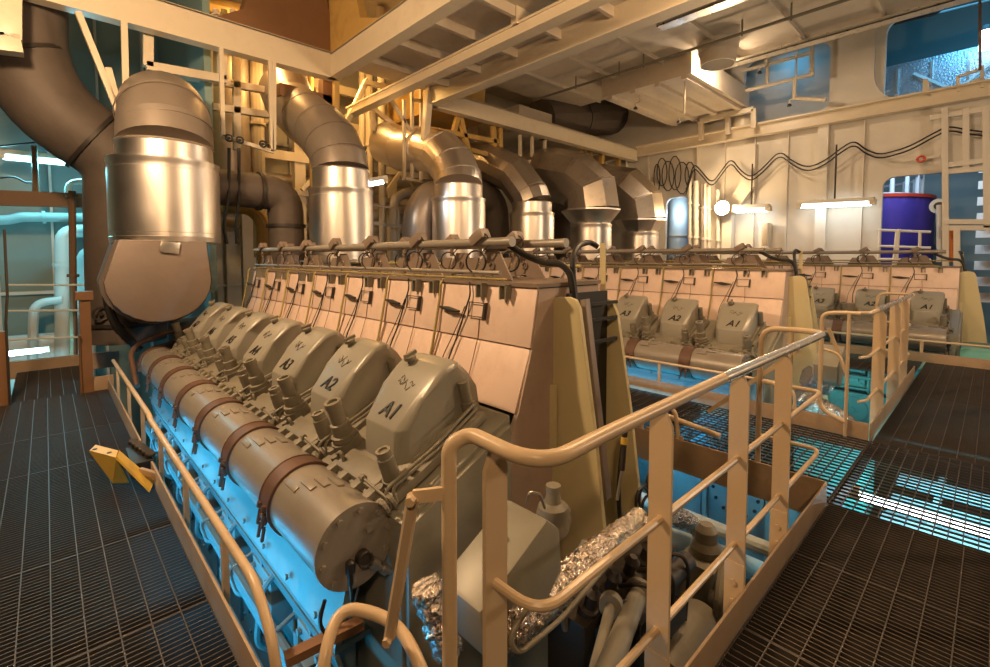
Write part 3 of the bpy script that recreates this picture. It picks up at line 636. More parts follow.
BP = thing('gate_post', 'brown steel post at the left edge of the picture, at the end of the walkway', 'post', (-.37, 7.36, -.1))
MB().box(-.41, -.34, 7.32, 7.40, -.1, .80).build('post', 'rust', BP); MB().tube([(-.33, 7.3, .0), (-.33, 7.3, .9), (-.31, 7.35, 1.2), (-.31, 7.4, 1.9)], .012, 8).build('post_rod', 'dark', BP)
# ------------------------------------------------------------------ exhaust ducts above the engine ends
def sleeve(mb, x, y, r, z0, z1):
    mb.lathe([(r - .02, z0), (r, z0 + .01), (r + .006, z0 + .07), (r, z0 + .075), (r, z0 + .12), (r + .004, z0 + .125), (r + .004, z1 - .12), (r, z1 - .115), (r, z1 - .06), (r + .012, z1 - .03), (r + .012, z1), (r - .04, z1 + .005)], (x, y, 0), (0, 0, 1), 40)
    return mb
GD = 'exhaust ducts rising from the engine ends'
D = thing('exhaust_duct', 'big leftmost exhaust duct with a shiny sleeve and a rounded flat plate below', 'duct', (1.16, 7.3, .8), GD)
sleeve(MB(), 1.15, 7.3, .59, 1.78, 2.79).build('shiny_sleeve', 'shiny', D)
MB().lathe([(.52, 2.79), (.515, 2.99), (.53, 3.0), (.52, 3.02)], (1.16, 7.3, 0), (0, 0, 1), 36).build('collar', 'shiny', D)
MB().tube([(1.17, 7.3, 3.0), (1.18, 7.36, 3.2), (1.20, 7.52, 3.42), (1.23, 7.8, 3.58), (1.26, 8.15, 3.66), (1.28, 8.5, 3.68)], [.52, .52, .51, .5, .48, .46], 28).build('elbow', 'duct', D, 14)
for z, y, d in ((3.22, 7.37, (0, .3, 1)), (3.43, 7.53, (0, .85, 1))): MB().band((1.19, y, z), d, .515, .02, .012, 30).build('seam_band', 'duct', D)
c = at(161, 281, 'y', 6.72); r = .52
pts = [(c.x + r * math.cos(PI + PI * k / 12), c.z + r * .93 * math.sin(PI + PI * k / 12)) for k in range(13)] + [(c.x + r * .92, 1.8), (c.x - r * .72, 1.8)]
MB().prism(pts, 'y', 6.72, 7.75, .02).build('lower_casing', 'ductpink', D)
MB().prism([(c.x + (a - c.x) * 1.07, c.z + (b - c.z) * 1.07 if b < c.z else b) for a, b in pts], 'y', 6.86, 6.93).build('casing_flange', 'darkduct', D)
MB().slab([at(161, 241, 'y', 6.69), at(180, 243, 'y', 6.69), at(179, 254, 'y', 6.69), at(160, 252, 'y', 6.69)], (0, .02, 0), .003).build('name_plate', 'chrome', D)
def duct(label, x, y, r, z0, z1, path, mt='duct', collar=.3, n=26, cone=None, ang=14):
    D = thing('exhaust_duct', label, 'duct', (x, y, z0), GD)
    sleeve(MB(), x, y, r, z0, z1).build('shiny_sleeve', 'shiny', D)
    if cone: MB().lathe([(r, z1), (r * 1.02, z1 + .05), (cone, z1 + .32), (cone, z1 + .36)], (x, y, 0), (0, 0, 1), n).build('cone', 'shiny', D); rc = cone * .96
    else: MB().lathe([(r * .9, z1), (r * .9, z1 + collar), (r * .92, z1 + collar + .01), (r * .9, z1 + collar + .02)], (x, y, 0), (0, 0, 1), 34).build('collar', 'shiny', D); rc = r * .9
    zt = z1 + (.36 if cone else collar + .02)
    e = MB(); P = [Vector((x, y, zt - .01))] + [Vector(p) for p in path]; e.tube(P, rc, n); e.build('elbow', mt, D, ang)
    for k in range(1, len(P) - 1):
        b = MB(); d = (P[k + 1] - P[k]).normalized() + (P[k] - P[k - 1]).normalized(); b.band(P[k] + d * .03, d, rc * 1.0, .02, .008, n); b.build('seam_band', mt, D)
    return D
duct('exhaust duct with a plain shiny sleeve, second from the left, ending under the rust beam', 3.5, 7.3, .49, 1.5, 2.68, [(3.5, 7.33, 3.15), (3.47, 7.5, 3.42), (3.42, 7.8, 3.7), (3.36, 8.2, 3.95), (3.3, 8.75, 4.3), (3.3, 9.1, 4.7)])
duct('exhaust duct behind the pipe ends whose swan neck is brightly lit on its left', 5.93, 7.3, .52, 1.5, 2.74, [(5.95, 7.33, 3.1), (5.95, 7.5, 3.4), (5.93, 7.8, 3.68), (5.9, 8.3, 3.85), (5.8, 9.0, 3.95), (5.7, 9.6, 4.2)], 'shiny', .25)
duct('faceted exhaust duct with a stubby shiny sleeve, right of the swan neck duct', 8.07, 7.3, .5, 1.5, 2.6, [(8.05, 7.36, 3.0), (7.98, 7.75, 3.5), (7.85, 8.4, 3.85), (7.75, 9.0, 4.0), (7.7, 9.5, 4.05)], 'ductm', .22, 12, None, 10)
duct('boxy faceted exhaust duct standing on a shiny cone, left of the pair', 9.93, 7.0, .5, 1.5, 2.42, [(9.92, 7.04, 3.2), (9.85, 7.4, 3.55), (9.7, 8.1, 3.75), (9.6, 9.0, 3.8)], 'ductm', .3, 9, .74, 10)
duct('boxy faceted exhaust duct lit hard by the flood lamp, last before the bulkhead', 12.3, 7.0, .5, 1.5, 2.3, [(12.28, 7.04, 3.1), (12.2, 7.4, 3.5), (12.05, 8.1, 3.65), (11.9, 9.0, 3.7)], 'ductm', .3, 9, .72, 10)
def pipe_thing(name, label, cat, pts, r, m, n=16, bend=.3, bands=(), bm_='dark', group=None, ang=30):
    P = [Vector(p) for p in pts]
    if not bands: return tag(MB().tube(P, r, n, bend).build(name, m, None, ang), label, cat, group)
    T = thing(name, label, cat, P[-1], group); MB().tube(P, r, n, bend).build('pipe_body', m, T, ang)
    for i, f in bands:
        d = P[i + 1] - P[i]; MB().band(P[i] + d * f, d, r, .05, .03, 22).build('flange', bm_, T)
    return T
pipe_thing('air_duct', 'thick dark lagged duct bending down at the upper left corner', 'duct', [at(18, -60, 'y', 8.7), at(20, 55, 'y', 8.7), at(52, 112, 'y', 8.7), at(124, 160, 'y', 8.7), at(128, 340, 'y', 8.7)], .47, 'darkduct', 24, .35, ((1, .05), (2, .55), (3, .9)), 'dark', None, 20)
pipe_thing('air_duct', 'dark horizontal duct that turns down, between the first two exhaust ducts', 'duct', [at(190, 184, 'y', 8.0), at(285, 194, 'y', 8.0), at(289, 300, 'y', 8.0)], .27, 'darkduct', 20, .3, ((0, .2), (0, .7), (1, .3)))
pipe_thing('air_duct', 'grey elbow pipe behind the left side of the swan neck duct', 'duct', [at(416, 300, 'y', 8.0), at(418, 214, 'y', 8.0), at(428, 196, 'y', 8.0), at(470, 190, 'y', 8.3)], .3, 'duct', 18, .3)
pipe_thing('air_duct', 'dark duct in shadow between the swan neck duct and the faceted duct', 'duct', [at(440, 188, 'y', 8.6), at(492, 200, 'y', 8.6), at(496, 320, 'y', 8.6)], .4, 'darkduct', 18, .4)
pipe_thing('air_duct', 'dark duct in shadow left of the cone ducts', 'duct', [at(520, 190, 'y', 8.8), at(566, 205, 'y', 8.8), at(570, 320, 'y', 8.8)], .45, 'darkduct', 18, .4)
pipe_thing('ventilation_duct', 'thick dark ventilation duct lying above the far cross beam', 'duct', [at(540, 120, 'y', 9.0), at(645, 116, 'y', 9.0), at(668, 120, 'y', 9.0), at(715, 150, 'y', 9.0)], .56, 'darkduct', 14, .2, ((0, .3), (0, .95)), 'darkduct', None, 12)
pipe_thing('brown_pipe', 'ochre pipe bending up behind the dark horizontal duct', 'pipe', [at(264, 300, 'y', 8.8), at(264, 222, 'y', 8.8), at(252, 208, 'y', 8.8), at(225, 205, 'y', 8.8)], .12, 'ochre', 12, .2)
for u, l in ((362, 'slender'), (369, 'thicker')):
    pipe_thing('riser_pipe', '%s cream vertical riser pipe right of the second exhaust duct' % l, 'pipe', [at(u, 250, 'y', 10.5), at(u, 40, 'y', 10.5)], .075 if u < 365 else .11, 'cream', 12, 0, ((0, .5),), 'cream')
# ------------------------------------------------------------------ steel frames hung from the beams
def frame(name, label, cat, y, segs, w, m, group=None, ax='y', part='bar', dep=None):
    ps = [(at(a, b, ax, y), at(c, d, ax, y)) for a, b, c, d in segs]; T = thing(name, label, cat, min((q for s in ps for q in s), key=lambda q: q.z), group)
    for k, (p, q) in enumerate(ps): MB().bar(p, q, dep or w, w, (0, 1, 0) if ax == 'y' else (1, 0, 0), .004).build(part, m, T)
    return T
GF = 'hanger frames under the deck beams'
frame('hanger_frame', 'cream V shaped hanger in front of the dark corner duct', 'frame', 7.85, [(78, 12, 127, 134), (124, 22, 127, 134), (108, 68, 118, 104)], .07, 'cream', GF)
frame('hanger_frame', 'cream rectangular frame over the top of the leftmost exhaust duct', 'frame', 8.3, [(148, 28, 148, 67), (146, 66, 226, 80), (222, 50, 222, 80)], .12, 'cream', GF)
frame('hanger_frame', 'cream bracket hanging at the very top left corner', 'frame', 7.8, [(10, -10, 10, 40), (-10, 42, 22, 46)], .2, 'cream', GF)
frame('hanger_frame', 'ochre rectangular frame with black valves hanging between the first two exhaust ducts', 'frame', 7.8, [(221, 48, 223, 137), (270, 60, 272, 152), (222, 136, 274, 152), (274, 62, 274, 150)], .055, 'cream', GF)
frame('hanger_frame', 'long cream double rail behind the hanging valve frame', 'frame', 8.9, [(180, 75, 275, 92), (200, 105, 290, 118), (236, 46, 237, 150), (208, 20, 209, 110)], .11, 'cream', GF)
frame('hanger_frame', 'rust brown box beam under the corner of the cross beam', 'frame', 8.35, [(278, 90, 330, 103), (326, 80, 326, 104)], .2, 'rust', GF)
frame('hanger_frame', 'yellow vertical strut dropping from the corner of the cross beam', 'frame', 8.05, [(336, 80, 336, 142)], .09, 'ochre', GF)
frame('hanger_frame', 'cream diagonal brace below the crane rail end', 'frame', 9.4, [(367, 80, 338, 140), (364, 82, 400, 90), (372, 108, 400, 130), (372, 110, 374, 132), (374, 130, 420, 128)], .1, 'cream', GF)
frame('hanger_frame', 'tall cream ladder like cage left of the nearest beam end', 'frame', 8.4, [(412, 36, 412, 178), (421, 36, 421, 182), (404, 100, 404, 180), (404, 178, 422, 182), (411, 60, 422, 61), (411, 100, 422, 101), (404, 140, 422, 141), (388, 95, 411, 132)], .06, 'cream', GF)
frame('hanger_frame', 'bright triangular gusset plates beside the nearest beam end', 'frame', 7.9, [(420, 36, 430, 92), (436, 44, 450, 84), (429, 92, 424, 150)], .13, 'cream', GF)
frame('hanger_frame', 'ochre trestle with two slanting struts below the nearest beam end', 'frame', 8.2, [(424, 128, 498, 142), (459, 112, 451, 142), (459, 112, 468, 150), (492, 112, 496, 170), (500, 108, 500, 150), (470, 150, 498, 158)], .1, 'ochre', GF)
frame('hanger_frame', 'cream pipe brackets under the middle of the far cross beam', 'frame', 8.3, [(520, 135, 520, 166), (532, 130, 532, 160), (516, 165, 535, 160), (545, 140, 543, 172), (548, 150, 553, 190)], .07, 'cream', GF)
frame('hanger_frame', 'ochre and rust shelf frame at the right end of the far cross beam', 'frame', 8.4, [(545, 158, 620, 178), (581, 150, 580, 176), (590, 150, 588, 178), (602, 152, 600, 180), (618, 156, 618, 190), (560, 150, 570, 170)], .13, 'ochre', GF)
V = thing('valve_group', 'three small black handwheel valves on the ochre hanging frame', 'valve', at(228, 140, 'y', 7.7))
for u, v in ((229, 138), (240, 140), (263, 144)):
    c = at(u, v, 'y', 7.7); p = MB(); p.ring(c, (0, 1, 0), .045, .014, 14, 6); p.cyl(c, c + Vector((0, .1, 0)), .02); p.bar(c - Vector((.04, 0, 0)), c + Vector((.04, 0, 0)), .012, .012); p.build('handwheel', 'black', V)
for i, (u, l) in enumerate(((229, 'left'), (239, 'right'))):
    pipe_thing('hose', 'thin black hose hanging from the valves, %s of the two' % l, 'hose', [at(u, 148, 'y', 7.75), at(u, 200, 'y', 7.75), at(u - 6 + i * 3, 225, 'y', 7.75), at(u - 2, 244, 'y', 7.75)], .022, 'black', 8, .2)
# stub of a ventilation trunk, conduit and trays below the deckhead
HD = thing('ventilation_stub', 'round beige trunk stub open at the bottom, hanging from the bright deckhead', 'vent', (10.2, 4.1, 5.56))
p = MB(); p.lathe([(.40, .44), (.38, .3), (.36, .27), (.34, .12), (.34, 0), (.31, 0), (.31, .4)], (10.2, 4.1, 5.56), (0, 0, 1), 26); p.build('trunk', 'ceil', HD); MB().lathe([(.305, .0), (.305, .38)], (10.2, 4.1, 5.565), (0, 0, 1), 26).build('trunk_shade_plug', 'dark', HD); p = MB(); p.band((10.2, 4.1, 5.82), (0, 0, 1), .362, .04, .02); p.build('trunk_band', 'ceil', HD)  # dark plug inside the trunk paints the shade of its opening
p = at(600, 79, 'z', 5.75)
CT = thing('conduit', 'long thin pipe running under the ribbed deckhead with small clamps', 'conduit', (p.x, 4, 5.73)); MB().tube([(p.x, -1.5, 5.75), (p.x, 8.6, 5.75)], .03, 8).build('pipe_body', 'cast', CT)
for y in (1.2, 2.6, 3.4, 5.4, 6.0, 7.2): MB().cyl((p.x, y, 5.70), (p.x, y, 6.0), .016, n=8).build('pipe_clamp', 'cast', CT)
for i, (u, v, l) in enumerate(((640, 108, 'nearest the soffit box'), (684, 122, 'at the soffit corner'), (765, 72, 'in front of the upper opening'), (795, 105, 'left of the flared column'))):
    q = at(u, v, 'x', 10.5 if i < 2 else 13.2); L = thing('sprinkler', 'small dark sprinkler head on a bent bracket, %s' % l, 'sprinkler', q)
    MB().tube([Vector((q.x, q.y, 6.0 if i < 2 else 7.4)), q + Vector((0, 0, .15)), q + Vector((0, .12, .15)), q + Vector((0, .12, .04))], .02, 8, .03).build('bracket', 'cream', L); MB().lathe([(.02, .06), (.05, .02), (.05, 0)], q + Vector((0, .12, 0)), (0, 0, 1), 10).build('head', 'dark', L)
for i, x in enumerate((10.9, 8.2)):
    t = MB(); t.box(x, x + .25, -1.5, 4.4, 5.78, 5.80); t.box(x, x + .012, -1.5, 4.4, 5.78, 5.85); t.box(x + .24, x + .252, -1.5, 4.4, 5.78, 5.85)
    tag(t.build('cable_tray', 'chrome'), 'perforated cable tray under the deckhead, %s' % ('beside the open edge near the upper opening' if i == 0 else 'between the beam and the round trunk stub'), 'cable tray', 'cable trays')
# ------------------------------------------------------------------ the lit machinery space behind, at the left
def tube_light(label, p, q, w, m, hood=True, hang=None, drop=.3, group='fluorescent lights', up=Vector((0, 0, 1))):
    p = Vector(p); q = Vector(q); T = thing('fluorescent_light', label, 'light', (p + q) / 2, group); d = (q - p).normalized()
    MB().tube([p, q], w * .45, 10).build('tube', m, T)
    if hood: MB().bar(p - d * .06 + up * w * .9, q + d * .06 + up * w * .9, w * 1.6, w * .8, up, .01).build('housing', 'white', T)
    for e in (p - d * .03, q + d * .03): MB().obox(e + up * .3 * w, (w * 1.1,) * 3).build('end_cap', 'cream', T)
    if hang is not None: MB().tube([(p + q) / 2 + up * w, (p + q) / 2 + up * (w + hang)], .02, 8).build('stem', 'dark', T)
    return T
BY = 12.0
tube_light('long bright tube light high on the cyan lit bulkhead at the left', at(3, 157, 'y', 11.6), at(94, 166, 'y', 11.6), .10, 'tubeblue')
tube_light('low tube light behind the far end of the left walkway', at(8, 355, 'y', 10.5), at(44, 351, 'y', 10.5), .05, 'tubewhite')
struct(MB().bar(at(-30, 197, 'y', 11.0), at(150, 203, 'y', 11.0), .12, .24).build('trim_20', 'rust'))
GP = 'pale pipes on the far bulkhead'
pipe_thing('pale_pipe', 'pale horizontal pipe below the brown girder on the far bulkhead', 'pipe', [at(-30, 221, 'y', BY), at(10, 220, 'y', BY), at(20, 217, 'y', BY), at(160, 218, 'y', BY)], .085, 'pale', 14, .1, ((2, .15), (2, .35)), 'pale', GP)
pipe_thing('pale_pipe', 'thick pale pipe that turns down beside the brown riser', 'pipe', [at(150, 231, 'y', BY - .2), at(63, 231, 'y', BY - .2), at(63, 430, 'y', BY - .2)], .12, 'pale', 16, .2, ((0, .7), (1, .17)), 'pale', GP)
pipe_thing('pale_pipe', 'thick pale pipe with a wide bend, close to the dark corner duct', 'pipe', [at(130, 249, 'y', BY - .5), at(86, 250, 'y', BY - .5), at(84, 430, 'y', BY - .5)], .16, 'pale', 16, .35, (), 'pale', GP)
pipe_thing('pale_pipe', 'small pale gooseneck pipe low on the far bulkhead', 'pipe', [at(62, 300, 'y', BY - .3), at(34, 303, 'y', BY - .3), at(31, 400, 'y', BY - .3)], .07, 'pale', 12, .3, (), 'pale', GP)
pipe_thing('pale_pipe', 'thin pale pipe loop above the brown girder', 'pipe', [at(68, 198, 'y', 11.3), at(68, 182, 'y', 11.3), at(110, 181, 'y', 11.3)], .05, 'pale', 10, .15, (), 'pale', GP)
pipe_thing('riser_pipe', 'brown riser pipe with a flange in front of the pale pipes', 'pipe', [at(72, 191, 'y', 10.6), at(75, 430, 'y', 10.6)], .05, 'rust', 10, 0, ((0, .02), (0, .35)), 'rust')
pipe_thing('riser_pipe', 'dark pole reaching up past the long tube light', 'pipe', [at(34, 146, 'y', 11.2), at(36, 196, 'y', 11.2)], .045, 'rust', 8, 0)
for i, (v0, v1) in enumerate(((285, 285), (311, 310), (340, 336))):
    tag(MB().tube([at(8, v0, 'y', 9.6), at(105, v1, 'y', 9.6)], .016, 6).build('guard_wire', 'pale'), '%s thin guard rail rod across the far end of the left walkway' % ('topmost', 'middle', 'lowest')[i], 'rail', 'guard rods')
tag(MB().box(-.5, .8, 9.5, 9.6, -.12, .12).build('sill_plate', 'toe'), 'dull sill plate closing the far end of the left walkway', 'plate')
for i, (x, y, z, w, h) in enumerate(((-.1, 11.8, -.9, 1.0, 1.1), (1.0, 11.9, .3, .4, .9))):
    K = thing('cabinet', ('low pale cabinet on the far bulkhead behind the low tube light', 'small pale switch box on the far bulkhead beside the thick pipe')[i], 'cabinet', (x, y, z)); MB().box(x - w / 2, x + w / 2, y, y + .3, z, z + h, .02).build('body', 'pale', K); MB().box(x - w / 2 + .04, x + w / 2 - .04, y - .02, y, z + .04, z + h - .04, .006).build('door', 'pale', K)
p = MB()
for k in range(9): p.box(-1.4 + .75 * k, -1.36 + .75 * k, 12.45, 12.6, -3, 7.4)
for z in (.9, 2.7, 4.4): p.box(-2, 13.8, 12.5, 12.6, z, z + .06)
struct(p.build('trim_21', 'white'))
pipe_thing('hose', 'tangle of black cable below the corner duct', 'cable', [at(110, 262, 'y', 8.2), at(105, 290, 'y', 8.2), at(112, 320, 'y', 8.2), at(125, 335, 'y', 8.2), at(140, 350, 'y', 8.2)], .05, 'black', 8, .2)
C = thing('valve', 'dark handwheel valve with a curved black pipe beside the plate of the leftmost duct', 'valve', at(101, 314, 'y', 8.3))
c = at(101, 314, 'y', 8.3); MB().ring(c, (0, 1, 0), .085, .016, 18).build('handwheel', 'dark', C); MB().cyl(c, c + Vector((.02, .3, 0)), .03).build('spindle', 'dark', C); MB().tube([c + Vector((.02, .3, 0)), c + Vector((.25, .35, -.15)), c + Vector((.5, .4, -.4))], .09, 10).build('valve_body', 'dark', C)
# cable runs near the upper left
for i, pts in enumerate(([(0, 146), (40, 142), (48, 128), (58, 140), (64, 148), (95, 152)], [(0, 178), (14, 176), (26, 183), (34, 182)])):
    tag(MB().tube([at(u, v, 'y', 11.3) for u, v in pts], .015, 6, .1).build('cable', 'black'), ('curling black cable over the long tube light', 'short sagging black cable left of the dark pole')[i], 'cable')
# ------------------------------------------------------------------ dim back between the ducts
for i, (z, y, m) in enumerate(((2.35, 11.6, 'cream'), (2.75, 11.8, 'white'), (3.4, 11.4, 'cream'))):
    tag(MB().tube([(1.2, y, z), (9.5, y, z)], (.10, .16, .13)[i], 12).build('long_pipe', m), 'long horizontal pipe on the back bulkhead seen between the ducts, %s of three' % ('lowest', 'middle', 'topmost')[i], 'pipe')
PL = thing('gallery_railing', 'white railing of a small gallery right of the second exhaust duct', 'railing', at(368, 250, 'y', 9.2))
for a, b, c, d in ((367, 204, 400, 209), (367, 222, 402, 227), (368, 204, 368, 250), (383, 207, 383, 250), (399, 209, 399, 250)): MB().bar(at(a, b, 'y', 9.2), at(c, d, 'y', 9.2), .04, .07 if (b, d) == (222, 227) else .035).build('bar', 'white', PL)
pipe_thing('white_pipe', 'white pipe with a bend behind the small gallery railing', 'pipe', [at(395, 260, 'y', 9.5), at(394, 200, 'y', 9.5), at(402, 194, 'y', 9.5), at(430, 188, 'y', 9.5)], .11, 'white', 12, .25)
tube_light('short lit tube light hanging beside the second exhaust duct', at(361, 186, 'y', 7.3), at(383, 182, 'y', 7.3), .08, 'tubewhite')
T = MB(); T.box(3.1, 3.6, 10.1, 10.7, 4.9, 6.4); tag(T.build('storage_box', 'shiny'), 'pale tall box in the casing above the first cross beam', 'box')
pipe_thing('riser_pipe', 'shiny lagged vertical trunk behind the hanging valve frame', 'pipe', [(2.55, 10.0, 3.0), (2.55, 10.0, 7.2)], .4, 'duct', 20, 0)
tag(MB().box(6.1, 7.6, 8.35, 10.2, 4.75, 5.6, .02).build('duct_box', 'ochre'), 'ochre sheet duct box behind the nearest beam end', 'duct')
tag(MB().box(8.9, 10.2, 8.5, 10.5, 4.9, 5.5, .02).build('duct_box', 'ceil'), 'beige sheet duct box above the middle of the far cross beam', 'duct')
# ------------------------------------------------------------------ right bulkhead
for i, off in enumerate((0, 4)):
    pts = [(686, 190), (694, 163), (702, 172), (712, 184), (722, 170), (731, 158), (740, 170), (751, 178), (763, 168), (780, 150), (793, 162), (809, 168), (826, 160), (840, 149), (854, 140), (866, 150), (880, 155), (909, 147), (932, 134), (948, 126), (968, 130), (1000, 134)]
    tag(MB().tube([at(u, v + off, 'x', 13.7 - .02 * i) for u, v in pts], .018, 6, .25).build('festoon_cable', 'black'), '%s of two black cables sagging in loops along the right bulkhead' % ('upper', 'lower')[i], 'cable', 'festoon cables')
CL = thing('cable_coil', 'tangle of hanging cable loops left of the flood lamp', 'cables', at(672, 197, 'x', 13.8))
for u, v, a, b in ((662, 172, 5, 14), (668, 176, 6, 15), (675, 173, 6, 17), (682, 178, 7, 16), (690, 175, 5, 13), (657, 178, 3, 14)):
    MB().tube([at(u + a * math.cos(2 * PI * k / 14), v + b * math.sin(2 * PI * k / 14), 'x', 13.8 - .01 * (u % 5)) for k in range(14)], .017, 6, closed=True).build('cable_loop', 'dark', CL)
for i, (u, w) in enumerate(((690, .05), (696, .07), (705, .09), (709, .05), (718, .05))):
    pipe_thing('riser_pipe', 'bulkhead pipe %s, next to the flood lamp' % ('leftmost, by the small doorway', 'second from the small doorway', 'thickest and brightest', 'thin, right of the thickest', 'closest to the lamp')[i], 'pipe', [at(u, 262, 'x', 13.75), at(u, 178 + 3 * i, 'x', 13.75)], w, 'shiny' if i == 2 else 'white', 10, 0, ((0, .3), (0, .7)), 'white', 'bulkhead riser pipes')
GK = 'fluorescent lights'
tube_light('lit tube light on the right bulkhead between flood lamp and longer light', at(736, 211, 'x', 13.6), at(767, 210, 'x', 13.6), .12, 'tubewhite', True, 1.1)
tube_light('long lit tube light on the right bulkhead left of the purple tank', at(801, 206.5, 'x', 13.6), at(871, 203.5, 'x', 13.6), .11, 'tubewhite', True, 1.3)
FL = thing('flood_lamp', 'glaring warm flood lamp on the right bulkhead', 'lamp', (13.5, 5.3, 2.8))
q = at(722, 208, 'x', 13.45); MB().tube([q + Vector((.2, 0, 0)), q + Vector((.02, 0, 0))], [.10, .205], 18).build('lamp_housing', 'dark', FL); MB().tube([q + Vector((.019, 0, 0)), q], .19, 18).build('lamp_glass', 'flood', FL)
FQ = q
MB().tube([q + Vector((.2, 0, 0)), q + Vector((.4, 0, -.05)), q + Vector((.45, 0, -.9))], .03, 8, .1).build('lamp_arm', 'dark', FL)
tag(MB().box(13.6, 13.95, at(769, 230, 'x', 13.7).y, at(763, 230, 'x', 13.7).y, 1.9, 2.5, .02).build('junction_box', 'cream'), 'small cream junction box under the bent cable trunk', 'box')
# purple tank, railings, and what shows in and above the doorways
TK = thing('tank', 'large round tank in purple ribbed cladding behind the doorway', 'tank', (17.1, 3.08, -3))
p = MB(); n = 120; p.tube([(17.1, 3.08, -3), (17.1, 3.08, 3.15)], 1.9, n); bm = p.bm
for v in bm.verts:
    a = math.atan2(v.co.y - 3.08, v.co.x - 17.1); k = 1 + .006 * math.cos(a * 60); v.co.x = 17.1 + (v.co.x - 17.1) * k; v.co.y = 3.08 + (v.co.y - 3.08) * k
p.build('cladding', 'purple', TK, 60); MB().band((17.1, 3.08, 3.18), (0, 0, 1), 1.88, .08, .05, 48).build('top_ring', 'red', TK)
for z in (3.25, 3.75): MB().band((17.1, 3.08, z), (0, 0, 1), 1.6, .06, .06, 40).build('rail_ring', 'pale', TK)
for k in range(24): MB().cyl((17.1 + 1.63 * math.cos(k * PI / 12), 3.08 + 1.63 * math.sin(k * PI / 12), 3.2), (17.1 + 1.63 * math.cos(k * PI / 12), 3.08 + 1.63 * math.sin(k * PI / 12), 3.8), .05, n=8).build('stanchion', 'pale', TK)
RW = thing('gallery_railing', 'white tube railing in front of the purple tank doorway', 'railing', (13.75, 1.2, 1.0))
for a, b, c, d in ((878, 230, 931, 232), (879, 246, 931, 248), (880, 230, 878, 270), (897, 230, 893, 270), (899, 229, 896, 270), (920, 232, 919, 270), (878, 259, 931, 260)): MB().tube([at(a, b, 'x', 13.7), at(c, d, 'x', 13.7)], .028, 8).build('rail_bar', 'white', RW)
FS = thing('framed_screen', 'beige steel window frame at the right edge beside the purple tank doorway', 'frame', (13.5, .3, -1))
for a, b, c, d, w in ((945, 108, 946, 290, .16), (966, 108, 966, 168, .08), (986, 108, 987, 228, .14), (942, 166, 992, 160, .12), (946, 172, 990, 168, .1), (944, 222, 990, 222, .2), (942, 228, 992, 228, .14), (957, 228, 957, 290, .18), (930, 118, 992, 108, .06)): MB().bar(at(a, b, 'x', 13.5), at(c, d, 'x', 13.5), .1, w, (1, 0, 0), .004).build('frame_bar', 'wall', FS)
ST = MB(); a = at(897, 172, 'x', 13.7); ST.box(13.7, 13.76, at(938, 170, 'x', 13.7).y, at(902, 172, 'x', 13.7).y, 4.0, 4.05)
T = thing('valve', 'small red handwheel on a bar above the purple tank doorway', 'valve', at(921, 159, 'x', 13.6)); MB().ring(at(921, 159, 'x', 13.6), (1, 0, 0), .06, .022, 14).build('handwheel', 'red', T); MB().bar(at(902, 161, 'x', 13.65), at(940, 156, 'x', 13.65), .05, .05).build('spindle_bar', 'wall', T)
LV = thing('louvre', 'white louvre panel seen through the window frame at the right edge', 'louvre', (15.2, -.6, .5))
for k in range(9): MB().slab([(15.2, .35, .6 + .36 * k), (15.2, -1.6, .6 + .36 * k), (15.35, -1.6, .78 + .36 * k), (15.35, .35, .78 + .36 * k)], (.02, 0, .02)).build('slat', 'white', LV)
tag(MB().box(14.5, 14.6, -.9, .05, .2, 1.95).build('panel', 'rust'), 'dark red panel low at the right edge behind the window frame', 'panel')
for i, (u, m) in enumerate(((945, 'white'), (951, 'shiny'), (957, 'orange'))): pipe_thing('riser_pipe', 'small %s pipe behind the purple tank doorway jamb' % ('white', 'steel', 'orange')[i], 'pipe', [at(u - 6, 262, 'x', 14.6), at(u - 6, 205 + 12 * i, 'x', 14.6)], .045, m, 8, 0)
c = at(939, 206, 'x', 14.7); B = thing('fan', 'pale round fan casing between purple tank and window frame', 'fan', c); MB().cyl(c + Vector((.3, 0, 0)), c, .17, n=20).build('casing', 'pale', B); MB().cyl(c, c - Vector((.02, 0, 0)), .09, n=16).build('hub', 'dark', B)
# the small doorway
pipe_thing('tank', 'grey round column inside the small doorway', 'column', [(15.2, 7.25, -1), (15.2, 7.25, 3.6)], .34, 'pale', 20, 0, ((0, .72),), 'white')
tag(MB().box(15.6, 15.66, 6.3, 6.95, -1, 3.2).build('curtain', 'purple'), 'purple curtain in the small doorway by the cable loops', 'curtain')
# upper level
QT = thing('tank', 'silver quilted tank lit blue in the upper right opening', 'tank', (16.9, -.4, 4.95)); p = MB(); p.box(16.0, 18.0, -3.5, 2.4, 4.95, 6.55, .08).build('quilted_jacket', 'quilt', QT)
for k in range(9): MB().box(15.96, 16.0, -3.3 + .65 * k, -3.25 + .65 * k, 4.95, 6.42).build('strap', 'chrome', QT)
MB().bar((15.95, 1.6, 6.2), (15.95, .1, 5.0), .05, .06).bar((15.9, .1, 6.2), (15.9, 1.4, 5.0), .05, .06).build('brace', 'pale', QT)
tag(MB().tube([at(886, 26, 'x', 14.6), at(1000, -2, 'x', 14.6)], .03, 8).build('upper_pipe', 'dark'), 'thin dark pipe crossing the upper right opening', 'pipe')
SA = thing('cable_stand', 'cream bent stand on the long beam at the right edge', 'stand', at(965, 92, 'x', 13.7))
for a, b, c, d in ((958, 92, 958, 76), (958, 77, 981, 69), (982, 88, 982, 66), (970, 83, 984, 78)): MB().bar(at(a, b, 'x', 13.7), at(c, d, 'x', 13.7), .05, .09, (1, 0, 0)).build('bar', 'cream', SA)
